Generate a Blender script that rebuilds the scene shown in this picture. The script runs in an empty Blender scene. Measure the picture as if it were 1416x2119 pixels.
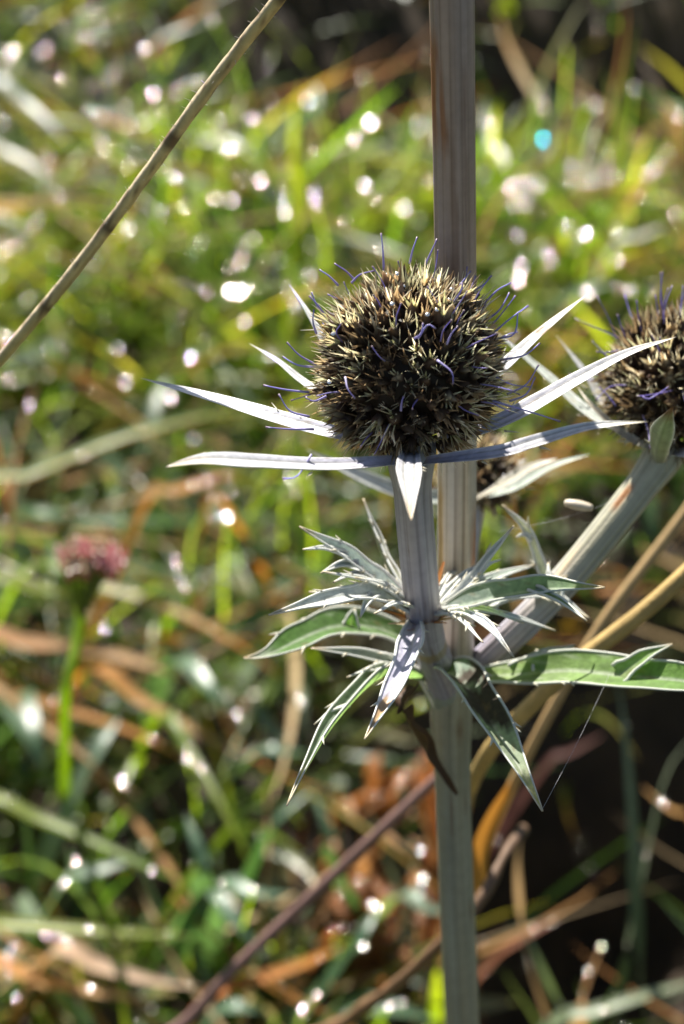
import bpy, math, random
import numpy as np
from mathutils import Vector, Matrix, noise
from mathutils.bvhtree import BVHTree

random.seed(7)
rng = np.random.default_rng(11)
SC = bpy.context.scene
COL = SC.collection

# ------------------------------------------------------------------ camera
PITCH = math.radians(35.0)
CP, SP = math.cos(PITCH), math.sin(PITCH)
CAM_H = 0.4355                      # metres above the soil at the plant's foot
D0 = 0.280                          # distance of the flower head
KPX = 19.0                          # photo pixels per millimetre at D0
CAM = Vector((0, 0, CAM_H))
FWD = Vector((0, CP, -SP)); UPV = Vector((0, SP, CP)); RGT = Vector((1, 0, 0))
cd = bpy.data.cameras.new('camera')
cd.sensor_fit = 'HORIZONTAL'; cd.sensor_width = 24.0
cd.lens = 24.0 * D0 * 1000 / (1416 / KPX)
cd.clip_start = 0.01; cd.clip_end = 400
cd.dof.use_dof = True
cd.dof.focus_distance = 0.2795
cd.dof.aperture_fstop = cd.lens / 3.7
cd.dof.aperture_ratio = 1.12
camo = bpy.data.objects.new('camera', cd); COL.objects.link(camo)
camo.matrix_world = Matrix((( 1, 0, 0, 0), (0, SP, -CP, 0), (0, CP, SP, CAM_H), (0, 0, 0, 1)))
SC.camera = camo

# ------------------------------------------------------------------ sky, sun, exposure
SUN_EL, SUN_AZ = math.radians(46), math.radians(-24)     # azimuth from +Y, negative = left
SUN_DIR = Vector((math.sin(SUN_AZ) * math.cos(SUN_EL), math.cos(SUN_AZ) * math.cos(SUN_EL), math.sin(SUN_EL)))
w = bpy.data.worlds.new('World'); SC.world = w; w.use_nodes = True
nt = w.node_tree
bg = nt.nodes['Background']; sky = nt.nodes.new('ShaderNodeTexSky')
sky.sky_type = 'NISHITA'; sky.sun_disc = False
sky.sun_elevation = SUN_EL; sky.sun_rotation = SUN_AZ
nt.links.new(sky.outputs[0], bg.inputs[0]); bg.inputs[1].default_value = 0.05
sl = bpy.data.lights.new('sun', 'SUN'); sl.energy = 5.0; sl.angle = math.radians(0.53); sl.color = (1, 0.95, 0.87)
so = bpy.data.objects.new('sun', sl); COL.objects.link(so)
so.rotation_euler = SUN_DIR.to_track_quat('Z', 'Y').to_euler(); so.location = (0, 0, 3)
vs = SC.view_settings
vs.view_transform = 'Standard'; vs.look = 'None'; vs.gamma = 1; vs.exposure = 1.4; vs.use_curve_mapping = False
cy = SC.cycles
cy.use_denoising = True
try: cy.denoiser = 'OPENIMAGEDENOISE'
except Exception: pass
cy.max_bounces = 8; cy.diffuse_bounces = 4; cy.glossy_bounces = 3; cy.transmission_bounces = 6; cy.transparent_max_bounces = 8
cy.sample_clamp_indirect = 6; cy.caustics_reflective = False; cy.caustics_refractive = False

# ------------------------------------------------------------------ pixel helpers (photo pixels -> directions)
def pt(px, py, dz=0.0):
    """point seen at photo pixel (px,py), dz millimetres behind the flower head"""
    z = D0 + dz * 0.001
    x = (px - 708) / KPX / 1000 / D0 * z; y = (1059.5 - py) / KPX / 1000 / D0 * z
    return CAM + RGT * x + UPV * y + FWD * z

SLOPE, GY0, GZ0 = 0.159, 0.25, 0.0
HOLES = []            # (x, y, radius, depth)
def gz(x, y):
    d = y - GY0
    if d > 2.5: z = SLOPE * 2.5 + 0.03 * (d - 2.5)
    elif d < -2.5: z = -SLOPE * 2.5 + 0.03 * (d + 2.5)
    else: z = SLOPE * d
    z += 0.004 * math.sin(31 * x + 2) * math.cos(27 * y) + 0.003 * math.sin(73 * x + 61 * y)
    for hx, hy, r, dep in HOLES:
        q = ((x - hx) ** 2 + (y - hy) ** 2) / (r * r)
        if q < 9: z -= dep * math.exp(-q)
    return z
def G(px, py, h=0.0):
    """point h millimetres above the sloping ground on the ray through pixel (px,py)"""
    d = RGT * ((px - 708) / KPX / 1000 / D0) + UPV * ((1059.5 - py) / KPX / 1000 / D0) + FWD
    # CAM + t d : z = SLOPE*(y-GY0)+h
    t = (CAM_H - h * 0.001 + SLOPE * GY0) / (SLOPE * d.y - d.z)
    return CAM + d * t
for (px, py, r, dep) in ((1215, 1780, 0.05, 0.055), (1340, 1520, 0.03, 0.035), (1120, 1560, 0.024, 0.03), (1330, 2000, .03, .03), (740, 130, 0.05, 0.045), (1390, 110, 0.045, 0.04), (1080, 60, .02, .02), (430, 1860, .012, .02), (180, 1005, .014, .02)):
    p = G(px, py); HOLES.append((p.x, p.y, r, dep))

# ------------------------------------------------------------------ materials
def new_mat(name):
    m = bpy.data.materials.new(name); m.use_nodes = True
    n = m.node_tree.nodes; n.clear()
    return m, n, m.node_tree.links
def plant_mat(name, rough=0.45, spec=0.5, transl=0.0, tgain=(1.0, 1.0, 1.0), bump=0.0, bscale=2500, var=0.0, mottled=0.0, mscale=900):
    m, n, l = new_mat(name)
    out = n.new('ShaderNodeOutputMaterial'); pb = n.new('ShaderNodeBsdfPrincipled')
    at = n.new('ShaderNodeAttribute'); at.attribute_name = 'col'
    col = at.outputs['Color']
    if var > 0:
        oi = n.new('ShaderNodeObjectInfo'); hs = n.new('ShaderNodeHueSaturation')
        mr = n.new('ShaderNodeMapRange'); mr.inputs['To Min'].default_value = 1 - var; mr.inputs['To Max'].default_value = 1 + var
        l.new(oi.outputs['Random'], mr.inputs['Value']); l.new(mr.outputs[0], hs.inputs['Value']); l.new(col, hs.inputs['Color']); col = hs.outputs[0]
    if mottled > 0:
        tc = n.new('ShaderNodeTexCoord'); nz = n.new('ShaderNodeTexNoise'); nz.inputs['Scale'].default_value = mscale; nz.inputs['Detail'].default_value = 4
        l.new(tc.outputs['Object'], nz.inputs['Vector'])
        mr2 = n.new('ShaderNodeMapRange'); mr2.inputs['From Min'].default_value = .25; mr2.inputs['From Max'].default_value = .75
        mr2.inputs['To Min'].default_value = 1 - mottled; mr2.inputs['To Max'].default_value = 1 + mottled * .6
        l.new(nz.outputs[0], mr2.inputs['Value'])
        mx = n.new('ShaderNodeVectorMath'); mx.operation = 'SCALE'
        l.new(col, mx.inputs[0]); l.new(mr2.outputs[0], mx.inputs['Scale']); col = mx.outputs[0]
    l.new(col, pb.inputs['Base Color'])
    pb.inputs['Roughness'].default_value = rough; pb.inputs['Specular IOR Level'].default_value = spec
    if bump > 0:
        tc = n.new('ShaderNodeTexCoord'); nz = n.new('ShaderNodeTexNoise'); nz.inputs['Scale'].default_value = bscale
        bp = n.new('ShaderNodeBump'); bp.inputs['Strength'].default_value = bump; bp.inputs['Distance'].default_value = 0.0003
        l.new(tc.outputs['Object'], nz.inputs['Vector']); l.new(nz.outputs[0], bp.inputs['Height']); l.new(bp.outputs[0], pb.inputs['Normal'])
    last = pb.outputs[0]
    if transl > 0:
        tr = n.new('ShaderNodeBsdfTranslucent'); mu = n.new('ShaderNodeVectorMath'); mu.operation = 'MULTIPLY'
        mu.inputs[1].default_value = tgain; l.new(col, mu.inputs[0]); l.new(mu.outputs[0], tr.inputs['Color'])
        ms = n.new('ShaderNodeMixShader'); ms.inputs[0].default_value = transl
        l.new(pb.outputs[0], ms.inputs[1]); l.new(tr.outputs[0], ms.inputs[2]); last = ms.outputs[0]
    l.new(last, out.inputs[0])
    return m
M = {
    'stem': plant_mat('waxy_stem', .5, .35, bump=.15, mottled=.12, mscale=700),
    'bract': plant_mat('silvery_bract', .42, .45, transl=.2, bump=.25, bscale=1500, mottled=.16, mscale=1300),
    'leaf': plant_mat('spiny_leaf', .58, .22, transl=.42, tgain=(1.4, 1.8, .6), bump=.3, bscale=1800, mottled=.3, mscale=1100),
    'silver': plant_mat('silver_leaf', .46, .38, transl=.18, tgain=(1.2, 1.35, .9), bump=.3, bscale=1800, mottled=.25, mscale=1100),
    'margin': plant_mat('leaf_margin', .45, .4, transl=.2),
    'floret': plant_mat('dry_floret', .5, .4, transl=.52, tgain=(1.35, 1.28, 1.05), var=.55),
    'style': plant_mat('violet_style', .35, .5, transl=.25, tgain=(1.1, 1, 1.3)),
    'grass': plant_mat('grass', .38, .45, transl=.55, tgain=(2.5, 2.4, .5)),
    'dry': plant_mat('dry_grass', .6, .2, transl=.4, tgain=(1.45, 1.15, .7)),
    'petal': plant_mat('petal', .35, .5, transl=.4, tgain=(1.25, 1.0, 1.1)),
    'herb': plant_mat('herb_leaf', .38, .45, transl=.35, tgain=(1.5, 1.8, .6)),
    'stalk': plant_mat('dry_stalk', .6, .3, bump=.3, bscale=1600, mottled=.2, mscale=500),
}
def dew_mat(name, c):
    m, n, l = new_mat(name)
    out = n.new('ShaderNodeOutputMaterial'); g = n.new('ShaderNodeBsdfGlossy'); t = n.new('ShaderNodeBsdfTransparent'); ms = n.new('ShaderNodeMixShader')
    g.inputs['Color'].default_value = (*c, 1); g.inputs['Roughness'].default_value = 0.12; ms.inputs[0].default_value = .95
    l.new(t.outputs[0], ms.inputs[1]); l.new(g.outputs[0], ms.inputs[2]); l.new(ms.outputs[0], out.inputs[0])
    return m
M['dew'] = dew_mat('dew', (1, .94, .80)); M['dew_cyan'] = dew_mat('dew_tinted', (.02, .75, .95))  # cyan gloss colour paints the light split by the drop
def soil_mat():
    m, n, l = new_mat('soil')
    out = n.new('ShaderNodeOutputMaterial'); pb = n.new('ShaderNodeBsdfPrincipled'); tc = n.new('ShaderNodeTexCoord')
    a = n.new('ShaderNodeTexNoise'); a.inputs['Scale'].default_value = 60; a.inputs['Detail'].default_value = 8
    b = n.new('ShaderNodeTexNoise'); b.inputs['Scale'].default_value = 1.3; b.inputs['Detail'].default_value = 5
    l.new(tc.outputs['Object'], a.inputs['Vector']); l.new(tc.outputs['Object'], b.inputs['Vector'])
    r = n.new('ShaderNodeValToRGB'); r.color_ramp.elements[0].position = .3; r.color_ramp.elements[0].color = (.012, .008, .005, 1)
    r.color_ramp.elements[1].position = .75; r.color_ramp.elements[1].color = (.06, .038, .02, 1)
    l.new(a.outputs[0], r.inputs[0])
    r2 = n.new('ShaderNodeValToRGB'); r2.color_ramp.elements[0].color = (.045, .07, .015, 1); r2.color_ramp.elements[1].color = (.11, .10, .035, 1)
    l.new(a.outputs[0], r2.inputs[0])
    # soil shows near the plant, a closed sward further off
    ln = n.new('ShaderNodeVectorMath'); ln.operation = 'LENGTH'; l.new(tc.outputs['Object'], ln.inputs[0])
    mr = n.new('ShaderNodeMapRange'); mr.inputs['From Min'].default_value = 2; mr.inputs['From Max'].default_value = 4.5; l.new(ln.outputs['Value'], mr.inputs['Value'])
    mx = n.new('ShaderNodeMix'); mx.data_type = 'RGBA'
    l.new(mr.outputs[0], mx.inputs[0]); l.new(r.outputs[0], mx.inputs[6]); l.new(r2.outputs[0], mx.inputs[7])
    l.new(mx.outputs[2], pb.inputs['Base Color']); pb.inputs['Roughness'].default_value = .9
    bp = n.new('ShaderNodeBump'); bp.inputs['Strength'].default_value = .6; bp.inputs['Distance'].default_value = .004
    l.new(a.outputs[0], bp.inputs['Height']); l.new(bp.outputs[0], pb.inputs['Normal'])
    l.new(pb.outputs[0], out.inputs[0])
    return m
M['soil'] = soil_mat()

# ------------------------------------------------------------------ mesh helpers
def lerp(a, b, t): return tuple(a[i] + (b[i] - a[i]) * t for i in range(3))
def sstep(a, b, x):
    if a == b: return 1.0 if x >= a else 0.0
    t = min(1, max(0, (x - a) / (b - a))); return t * t * (3 - 2 * t)
class MB:
    def __init__(s): s.v, s.f, s.c = [], [], []
    def vert(s, p, c): s.v.append(tuple(p)); s.c.append((c[0], c[1], c[2], 1.0)); return len(s.v) - 1
    def build(s, name, mat, parent=None, origin=None, smooth=True):
        me = bpy.data.meshes.new(name)
        off = Vector(origin) if origin is not None else Vector((0, 0, 0))
        me.from_pydata([(a - off.x, b - off.y, c - off.z) for a, b, c in s.v], [], s.f)
        at = me.color_attributes.new('col', 'FLOAT_COLOR', 'POINT')
        at.data.foreach_set('color', np.array(s.c, dtype=np.float32).ravel())
        if smooth: me.polygons.foreach_set('use_smooth', [True] * len(me.polygons))
        me.materials.append(mat); me.update()
        return link(name, me, parent, off)
def link(name, me, parent=None, loc=(0, 0, 0), mw=None):
    o = bpy.data.objects.new(name, me); COL.objects.link(o)
    if mw is not None: o.matrix_basis = mw
    else: o.location = loc
    if parent is not None:
        o.parent = parent
        if parent.type == 'EMPTY': o.matrix_parent_inverse = Matrix.Translation(-parent.location)
    return o
def tag(o, label, cat, group=None, kind=None):
    o['label'] = label; o['category'] = cat
    if group: o['group'] = group
    if kind: o['kind'] = kind
    return o
def crom(pts, n):
    """Catmull-Rom curve through pts, n+1 samples evenly by length"""
    P = [Vector(p) for p in pts]
    if len(P) == 2: return [P[0].lerp(P[1], i / n) for i in range(n + 1)]
    Q = [P[0] * 2 - P[1]] + P + [P[-1] * 2 - P[-2]]
    D = []
    for i in range(1, len(Q) - 2):
        a, b, c, d = Q[i - 1:i + 3]
        for k in range(16):
            t = k / 16
            D.append(0.5 * ((2 * b) + (c - a) * t + (2 * a - 5 * b + 4 * c - d) * t * t + (3 * b - a - 3 * c + d) * t ** 3))
    D.append(P[-1])
    L = [0]
    for i in range(1, len(D)): L.append(L[-1] + (D[i] - D[i - 1]).length)
    out, j = [], 0
    for i in range(n + 1):
        s = L[-1] * i / n
        while j < len(D) - 2 and L[j + 1] < s: j += 1
        seg = L[j + 1] - L[j]
        out.append(D[j].lerp(D[j + 1], (s - L[j]) / seg if seg > 0 else 0))
    return out
def tangents(P): return [(P[min(i + 1, len(P) - 1)] - P[max(i - 1, 0)]).normalized() for i in range(len(P))]
def sweep(mb, pts, n, section, colour, up=Vector((0, 0, 1)), roll=0.0):
    """section(t)-> list of (across, out-of-face) offsets in metres, closed ring; colour(t, k, m)"""
    P = crom(pts, n); T = tangents(P); rings = []
    for i, (p, t) in enumerate(zip(P, T)):
        W = t.cross(up)
        if W.length < 1e-4: W = t.cross(Vector((0, 1, 0)))
        W.normalize(); N = W.cross(t).normalized()
        if roll:
            r = roll(i / n) if callable(roll) else roll
            W, N = W * math.cos(r) + N * math.sin(r), N * math.cos(r) - W * math.sin(r)
        sec = section(i / n)
        rings.append([mb.vert(p + W * a + N * b, colour(i / n, k, len(sec))) for k, (a, b) in enumerate(sec)])
    m = len(rings[0])
    for A, B in zip(rings, rings[1:]):
        for k in range(m): mb.f.append((A[k], A[(k + 1) % m], B[(k + 1) % m], B[k]))
    mb.f.append(tuple(reversed(rings[0]))); mb.f.append(tuple(rings[-1]))
    return P
def tube(mb, pts, n, rad, colour, m=8, jag=0.0):
    def sec(t):
        r = rad(t) if callable(rad) else rad
        return [(r * math.cos(2 * math.pi * k / m) * (1 + jag * random.uniform(-1, 1)), r * math.sin(2 * math.pi * k / m) * (1 + jag * random.uniform(-1, 1))) for k in range(m)]
    cf = colour if callable(colour) else (lambda t, k, mm: colour)
    up = Vector((0, 0, 1)); d = (Vector(pts[-1]) - Vector(pts[0])).normalized()
    if abs(d.z) > .8: up = Vector((0, 1, 0.05))
    return sweep(mb, pts, n, sec, cf, up=up)

# ------------------------------------------------------------------ ground
def make_ground():
    xs = sorted(set([round(x, 4) for x in np.concatenate([np.linspace(-.5, .5, 101), np.linspace(-4, 4, 41), np.linspace(-150, 150, 31)])]))
    ys = sorted(set([round(y, 4) for y in np.concatenate([np.linspace(-.2, 1.4, 161), np.linspace(-4, 6, 51), np.linspace(-120, 200, 33)])]))
    V = [(x, y, gz(x, y)) for y in ys for x in xs]; nx = len(xs)
    F = [(j * nx + i, j * nx + i + 1, (j + 1) * nx + i + 1, (j + 1) * nx + i) for j in range(len(ys) - 1) for i in range(nx - 1)]
    me = bpy.data.meshes.new('ground'); me.from_pydata(V, [], F); me.polygons.foreach_set('use_smooth', [True] * len(F)); me.materials.append(M['soil'])
    o = link('ground', me); o['kind'] = 'structure'; o['label'] = 'dark damp meadow soil sloping gently up behind the plant'; o['category'] = 'ground'
make_ground()

# ------------------------------------------------------------------ meadow (uncountable turf)
GREENS = [(.10, .18, .025), (.08, .15, .03), (.13, .20, .03), (.05, .11, .025), (.17, .23, .04), (.075, .13, .055), (.12, .16, .09)]
DRIES = [(.34, .17, .045), (.27, .12, .03), (.34, .22, .08), (.22, .09, .025), (.36, .26, .13), (.36, .15, .025)]
def gzv(x, y): return np.array([gz(a, b) for a, b in zip(x, y)])
BVH_V, BVH_F = [], []
def blades(name, label, cat, N, area, Lr, wr, th0, kap, pal, mat, seg=6, keep=None, lift=0.0, shape='blade', fold=0.25, head=None, bvh=False, twist=.5):
    x = rng.uniform(area[0], area[1], N); y = rng.uniform(area[2], area[3], N)
    if keep is not None:
        k = keep(x, y); x, y = x[k], y[k]; N = len(x)
    L = rng.uniform(*Lr, N); W = rng.uniform(*wr, N)
    phi = rng.uniform(0, 2 * math.pi, N) if head is None else rng.normal(head[0], head[1], N)
    t0 = rng.uniform(*th0, N); kp = rng.uniform(*kap, N); tw = rng.normal(0, twist, N)
    side = rng.normal(0, .5, N)
    base = np.array(pal)[rng.integers(0, len(pal), N)] * rng.uniform(.7, 1.25, (N, 1))
    tipc = np.array(DRIES)[rng.integers(0, len(DRIES), N)]
    tipf = np.where(rng.random(N) < .3, rng.uniform(.3, 1, N), 0)
    z = gzv(x, y) - .003 + rng.uniform(0, max(lift, 1e-6), N)
    P = np.zeros((N, seg + 1, 3, 3)); C = np.ones((N, seg + 1, 3, 4))
    cur = np.stack([x, y, z], 1)
    for s in range(seg + 1):
        t = s / seg
        th = t0 + kp * t; ph = phi + side * t
        d = np.stack([np.sin(th) * np.cos(ph), np.sin(th) * np.sin(ph), np.cos(th)], 1)
        nrm = np.stack([-np.cos(th) * np.cos(ph), -np.cos(th) * np.sin(ph), np.sin(th)], 1)
        wd = np.stack([-np.sin(ph), np.cos(ph), np.zeros(N)], 1)
        a = tw * (0.3 + t)
        wd2 = wd * np.cos(a)[:, None] + nrm * np.sin(a)[:, None]
        if shape == 'blade': prof = (1 - t ** 2.2) * (.55 + .45 * min(1, t * 5)) + .02
        else: prof = max(.06, math.sin(math.pi * min(1, .04 + t * .96) ** .8) ** .8) if t < .999 else .03
        if s > 0: cur = cur + d * (L / seg)[:, None]
        cz = np.maximum(cur[:, 2], z + .001)
        cur = np.stack([cur[:, 0], cur[:, 1], cz], 1)
        hw = (W * prof * .5)[:, None]
        P[:, s, 0] = cur - wd2 * hw + nrm * hw * fold; P[:, s, 1] = cur; P[:, s, 2] = cur + wd2 * hw + nrm * hw * fold
        f = (tipf * max(0, t - .2) / .8)[:, None]
        c = base * (1 - f) + tipc * f
        for q, g in enumerate((1.0, 1.12, 1.0)): C[:, s, q, :3] = c * g
    V = P.reshape(-1, 3); K = (seg + 1) * 3
    idx = []
    for s in range(seg):
        for q in range(2): idx.append((s * 3 + q, s * 3 + q + 1, s * 3 + q + 4, s * 3 + q + 3))
    F = (np.array(idx)[None] + (np.arange(N) * K)[:, None, None]).reshape(-1, 4)
    me = bpy.data.meshes.new(name)
    me.vertices.add(len(V)); me.vertices.foreach_set('co', V.astype(np.float32).ravel())
    me.loops.add(F.size); me.loops.foreach_set('vertex_index', F.ravel().astype(np.int32))
    me.polygons.add(len(F)); me.polygons.foreach_set('loop_start', (np.arange(len(F)) * 4).astype(np.int32)); me.polygons.foreach_set('loop_total', np.full(len(F), 4, dtype=np.int32))
    me.update(calc_edges=True)
    at = me.color_attributes.new('col', 'FLOAT_COLOR', 'POINT'); at.data.foreach_set('color', C.reshape(-1).astype(np.float32))
    me.polygons.foreach_set('use_smooth', np.ones(len(F), dtype=bool)); me.materials.append(mat); me.validate(); me.update()
    o = link(name, me); tag(o, label, cat, kind='stuff')
    if bvh:
        m = np.all((np.abs(V[:, :1]) < .2) & (V[:, 1:2] > .25) & (V[:, 1:2] < 1.1), axis=1).reshape(N, K).all(1)
        off = len(BVH_V); Vs = V.reshape(N, K, 3)[m].reshape(-1, 3); n2 = int(m.sum())
        BVH_V.extend(map(tuple, Vs.tolist()))
        BVH_F.extend(map(tuple, ((np.array(idx)[None] + (np.arange(n2) * K)[:, None, None]).reshape(-1, 4) + off).tolist()))
    return o
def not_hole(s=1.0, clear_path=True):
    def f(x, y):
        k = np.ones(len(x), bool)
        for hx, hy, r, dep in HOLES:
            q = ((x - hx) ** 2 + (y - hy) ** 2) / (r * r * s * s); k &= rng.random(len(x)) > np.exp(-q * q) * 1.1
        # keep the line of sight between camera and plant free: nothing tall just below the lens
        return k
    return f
DENSE = (-.42, .42, .12, 1.35)
blades('low_turf', 'low fine green turf covering the meadow floor', 'grass', 17000, DENSE, (.02, .05), (.0012, .003), (.2, 1.1), (.2, 1.2), GREENS, M['grass'], seg=4, keep=not_hole(1.1), bvh=True)
blades('meadow_grass', 'longer arching green grass of the meadow, out of focus', 'grass', 6500, (-.42, .42, .2, 1.35), (.04, .10), (.001, .0032), (.35, 1.2), (.3, 1.3), GREENS, M['grass'], seg=7, keep=not_hole(1.7), bvh=True)
blades('dry_thatch', 'orange brown dead grass lying in the turf', 'grass', 2700, (-.42, .42, .2, 1.35), (.03, .10), (.0007, .0026), (1.15, 1.6), (-.1, .35), DRIES, M['dry'], seg=6, keep=not_hole(1.3), lift=.03, bvh=True)
blades('herb_leaves', 'grey green lance shaped herb leaves among the turf', 'leaves', 3200, (-.42, .42, .2, 1.35), (.010, .028), (.0025, .006), (.5, 1.4), (.1, .9), [(.09, .13, .07), (.07, .12, .045), (.13, .17, .11), (.05, .09, .035)], M['herb'], seg=6, keep=not_hole(1.1), lift=.03, shape='leaf', bvh=True)
_ya, _yb = G(708, 900).y, G(708, 380).y
blades('bright_turf', 'patch of bright yellow green young grass beyond the flower heads', 'grass', 1500, (-.30, .30, _ya, _yb), (.03, .075), (.0014, .0036), (.3, 1.2), (.2, 1.2), [(.19, .27, .035), (.16, .25, .03), (.24, .29, .06), (.26, .26, .09)], M['grass'], seg=6, bvh=True)
def ring_keep(x, y): return ~((np.abs(x) < .40) & (y > .14) & (y < 1.3)) & (((x) ** 2 + (y + .0) ** 2) > .03)
blades('far_sward', 'wider sward of mixed green and straw grass round about', 'grass', 15000, (-3.2, 3.2, -2.2, 4.5), (.05, .13), (.004, .009), (.2, 1.1), (.3, 1.3), GREENS + DRIES[:2], M['grass'], seg=4, keep=ring_keep)

# ------------------------------------------------------------------ single blades, stalks and leaves that can be told apart
def ribbon(mb, pts, n, width, colour, up=Vector((0, 0, 1)), roll=0.0, fold=.25, lean=1.0, nw=4, wavy=0.0, centre=None):
    """open blade: width(t) in metres full width; colour(t, s) s in -1..1"""
    P = crom(pts, n); T = tangents(P); rings = []; ph = random.uniform(0, 6)
    for i, (p, t) in enumerate(zip(P, T)):
        u = i / n
        W = t.cross(up)
        if W.length < 1e-4: W = t.cross(Vector((0, 1, 0)))
        W.normalize(); N = W.cross(t).normalized()
        r = roll(u) if callable(roll) else roll
        W, N = W * math.cos(r) + N * math.sin(r), N * math.cos(r) - W * math.sin(r)
        hw = width(u) * .5; row = []
        fo = fold(u) if callable(fold) else fold
        for k in range(-nw, nw + 1):
            s = k / nw
            wv = wavy * hw * math.sin(u * 17 + ph + s * 1.5) * abs(s)
            row.append(mb.vert(p + W * (s * hw * math.cos(fo * abs(s))) + N * (abs(s) * hw * math.sin(fo) + wv), colour(u, s)))
        rings.append(row)
    for A, B in zip(rings, rings[1:]):
        for k in range(2 * nw): mb.f.append((A[k], A[k + 1], B[k + 1], B[k]))
    return P, rings
def rooted(pts):
    """bring the first point down to the soil"""
    p = Vector(pts[0]); g = gz(p.x, p.y)
    if p.z - g > .004:
        d = (p - Vector(pts[1])); d.z = 0
        d = d.normalized() * min(.03, (p.z - g) * .5) if d.length > 1e-6 else Vector((0, 0, 0))
        q = p + d; q.z = gz(q.x, q.y) - .002
        pts = [q] + list(pts)
    return pts
def blade_thing(name, label, cat, pix, wpx, col, tipc=None, mat='grass', group=None, roll=0.0, prof='blade', fold=.3, edge=None):
    pts = rooted([G(*p) for p in pix])
    d = (G(*pix[len(pix) // 2]) - CAM).dot(FWD)
    wm = wpx / KPX / 1000 * d / D0
    def width(t):
        if prof == 'blade': return wm * (.6 + .4 * min(1, t * 4)) * (1 - max(0, (t - .35) / .65) ** 2.2) + .0002
        return wm * max(.05, math.sin(math.pi * min(1, max(0, t)) ** .85) ** .75) + .0002
    tipc = tipc or col
    def colour(t, s):
        c = lerp(col, tipc, sstep(.45, .95, t))
        if edge and s > .35: c = edge
        g = 1 + .12 * math.sin(s * 9) + (.1 if abs(s) < .15 else 0)
        return tuple(v * g for v in c)
    mb = MB(); ribbon(mb, pts, 26, width, colour, roll=roll, fold=fold, nw=3)
    off = len(BVH_V); BVH_V.extend(mb.v); BVH_F.extend(tuple(off + q for q in f) for f in mb.f)
    o = mb.build(name, M[mat], origin=pts[0])
    return tag(o, label, cat, group)
def stalk_thing(name, label, cat, pts, r0, r1, col, col2=None, n=40, m=8, mat='stalk', group=None, wob=.04, build=True):
    mb = MB(); col2 = col2 or col
    def cf(t, k, mm):
        nv = noise.noise(Vector((t * 60, k * .9, 3)))
        return tuple(v * (1 + .35 * nv) for v in lerp(col, col2, t))
    tube(mb, pts, n, lambda t: r0 + (r1 - r0) * t + (r0 + r1) * wob * noise.noise(Vector((t * 35, 1, 7))), cf, m=m)
    o = mb.build(name, M[mat], origin=pts[0])
    return tag(o, label, cat, group) if label else o
def to_ground(p, dirv=Vector((0, 0, 0))):
    q = Vector(p) + dirv; q.z = gz(q.x, q.y) - .003; return q

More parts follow.
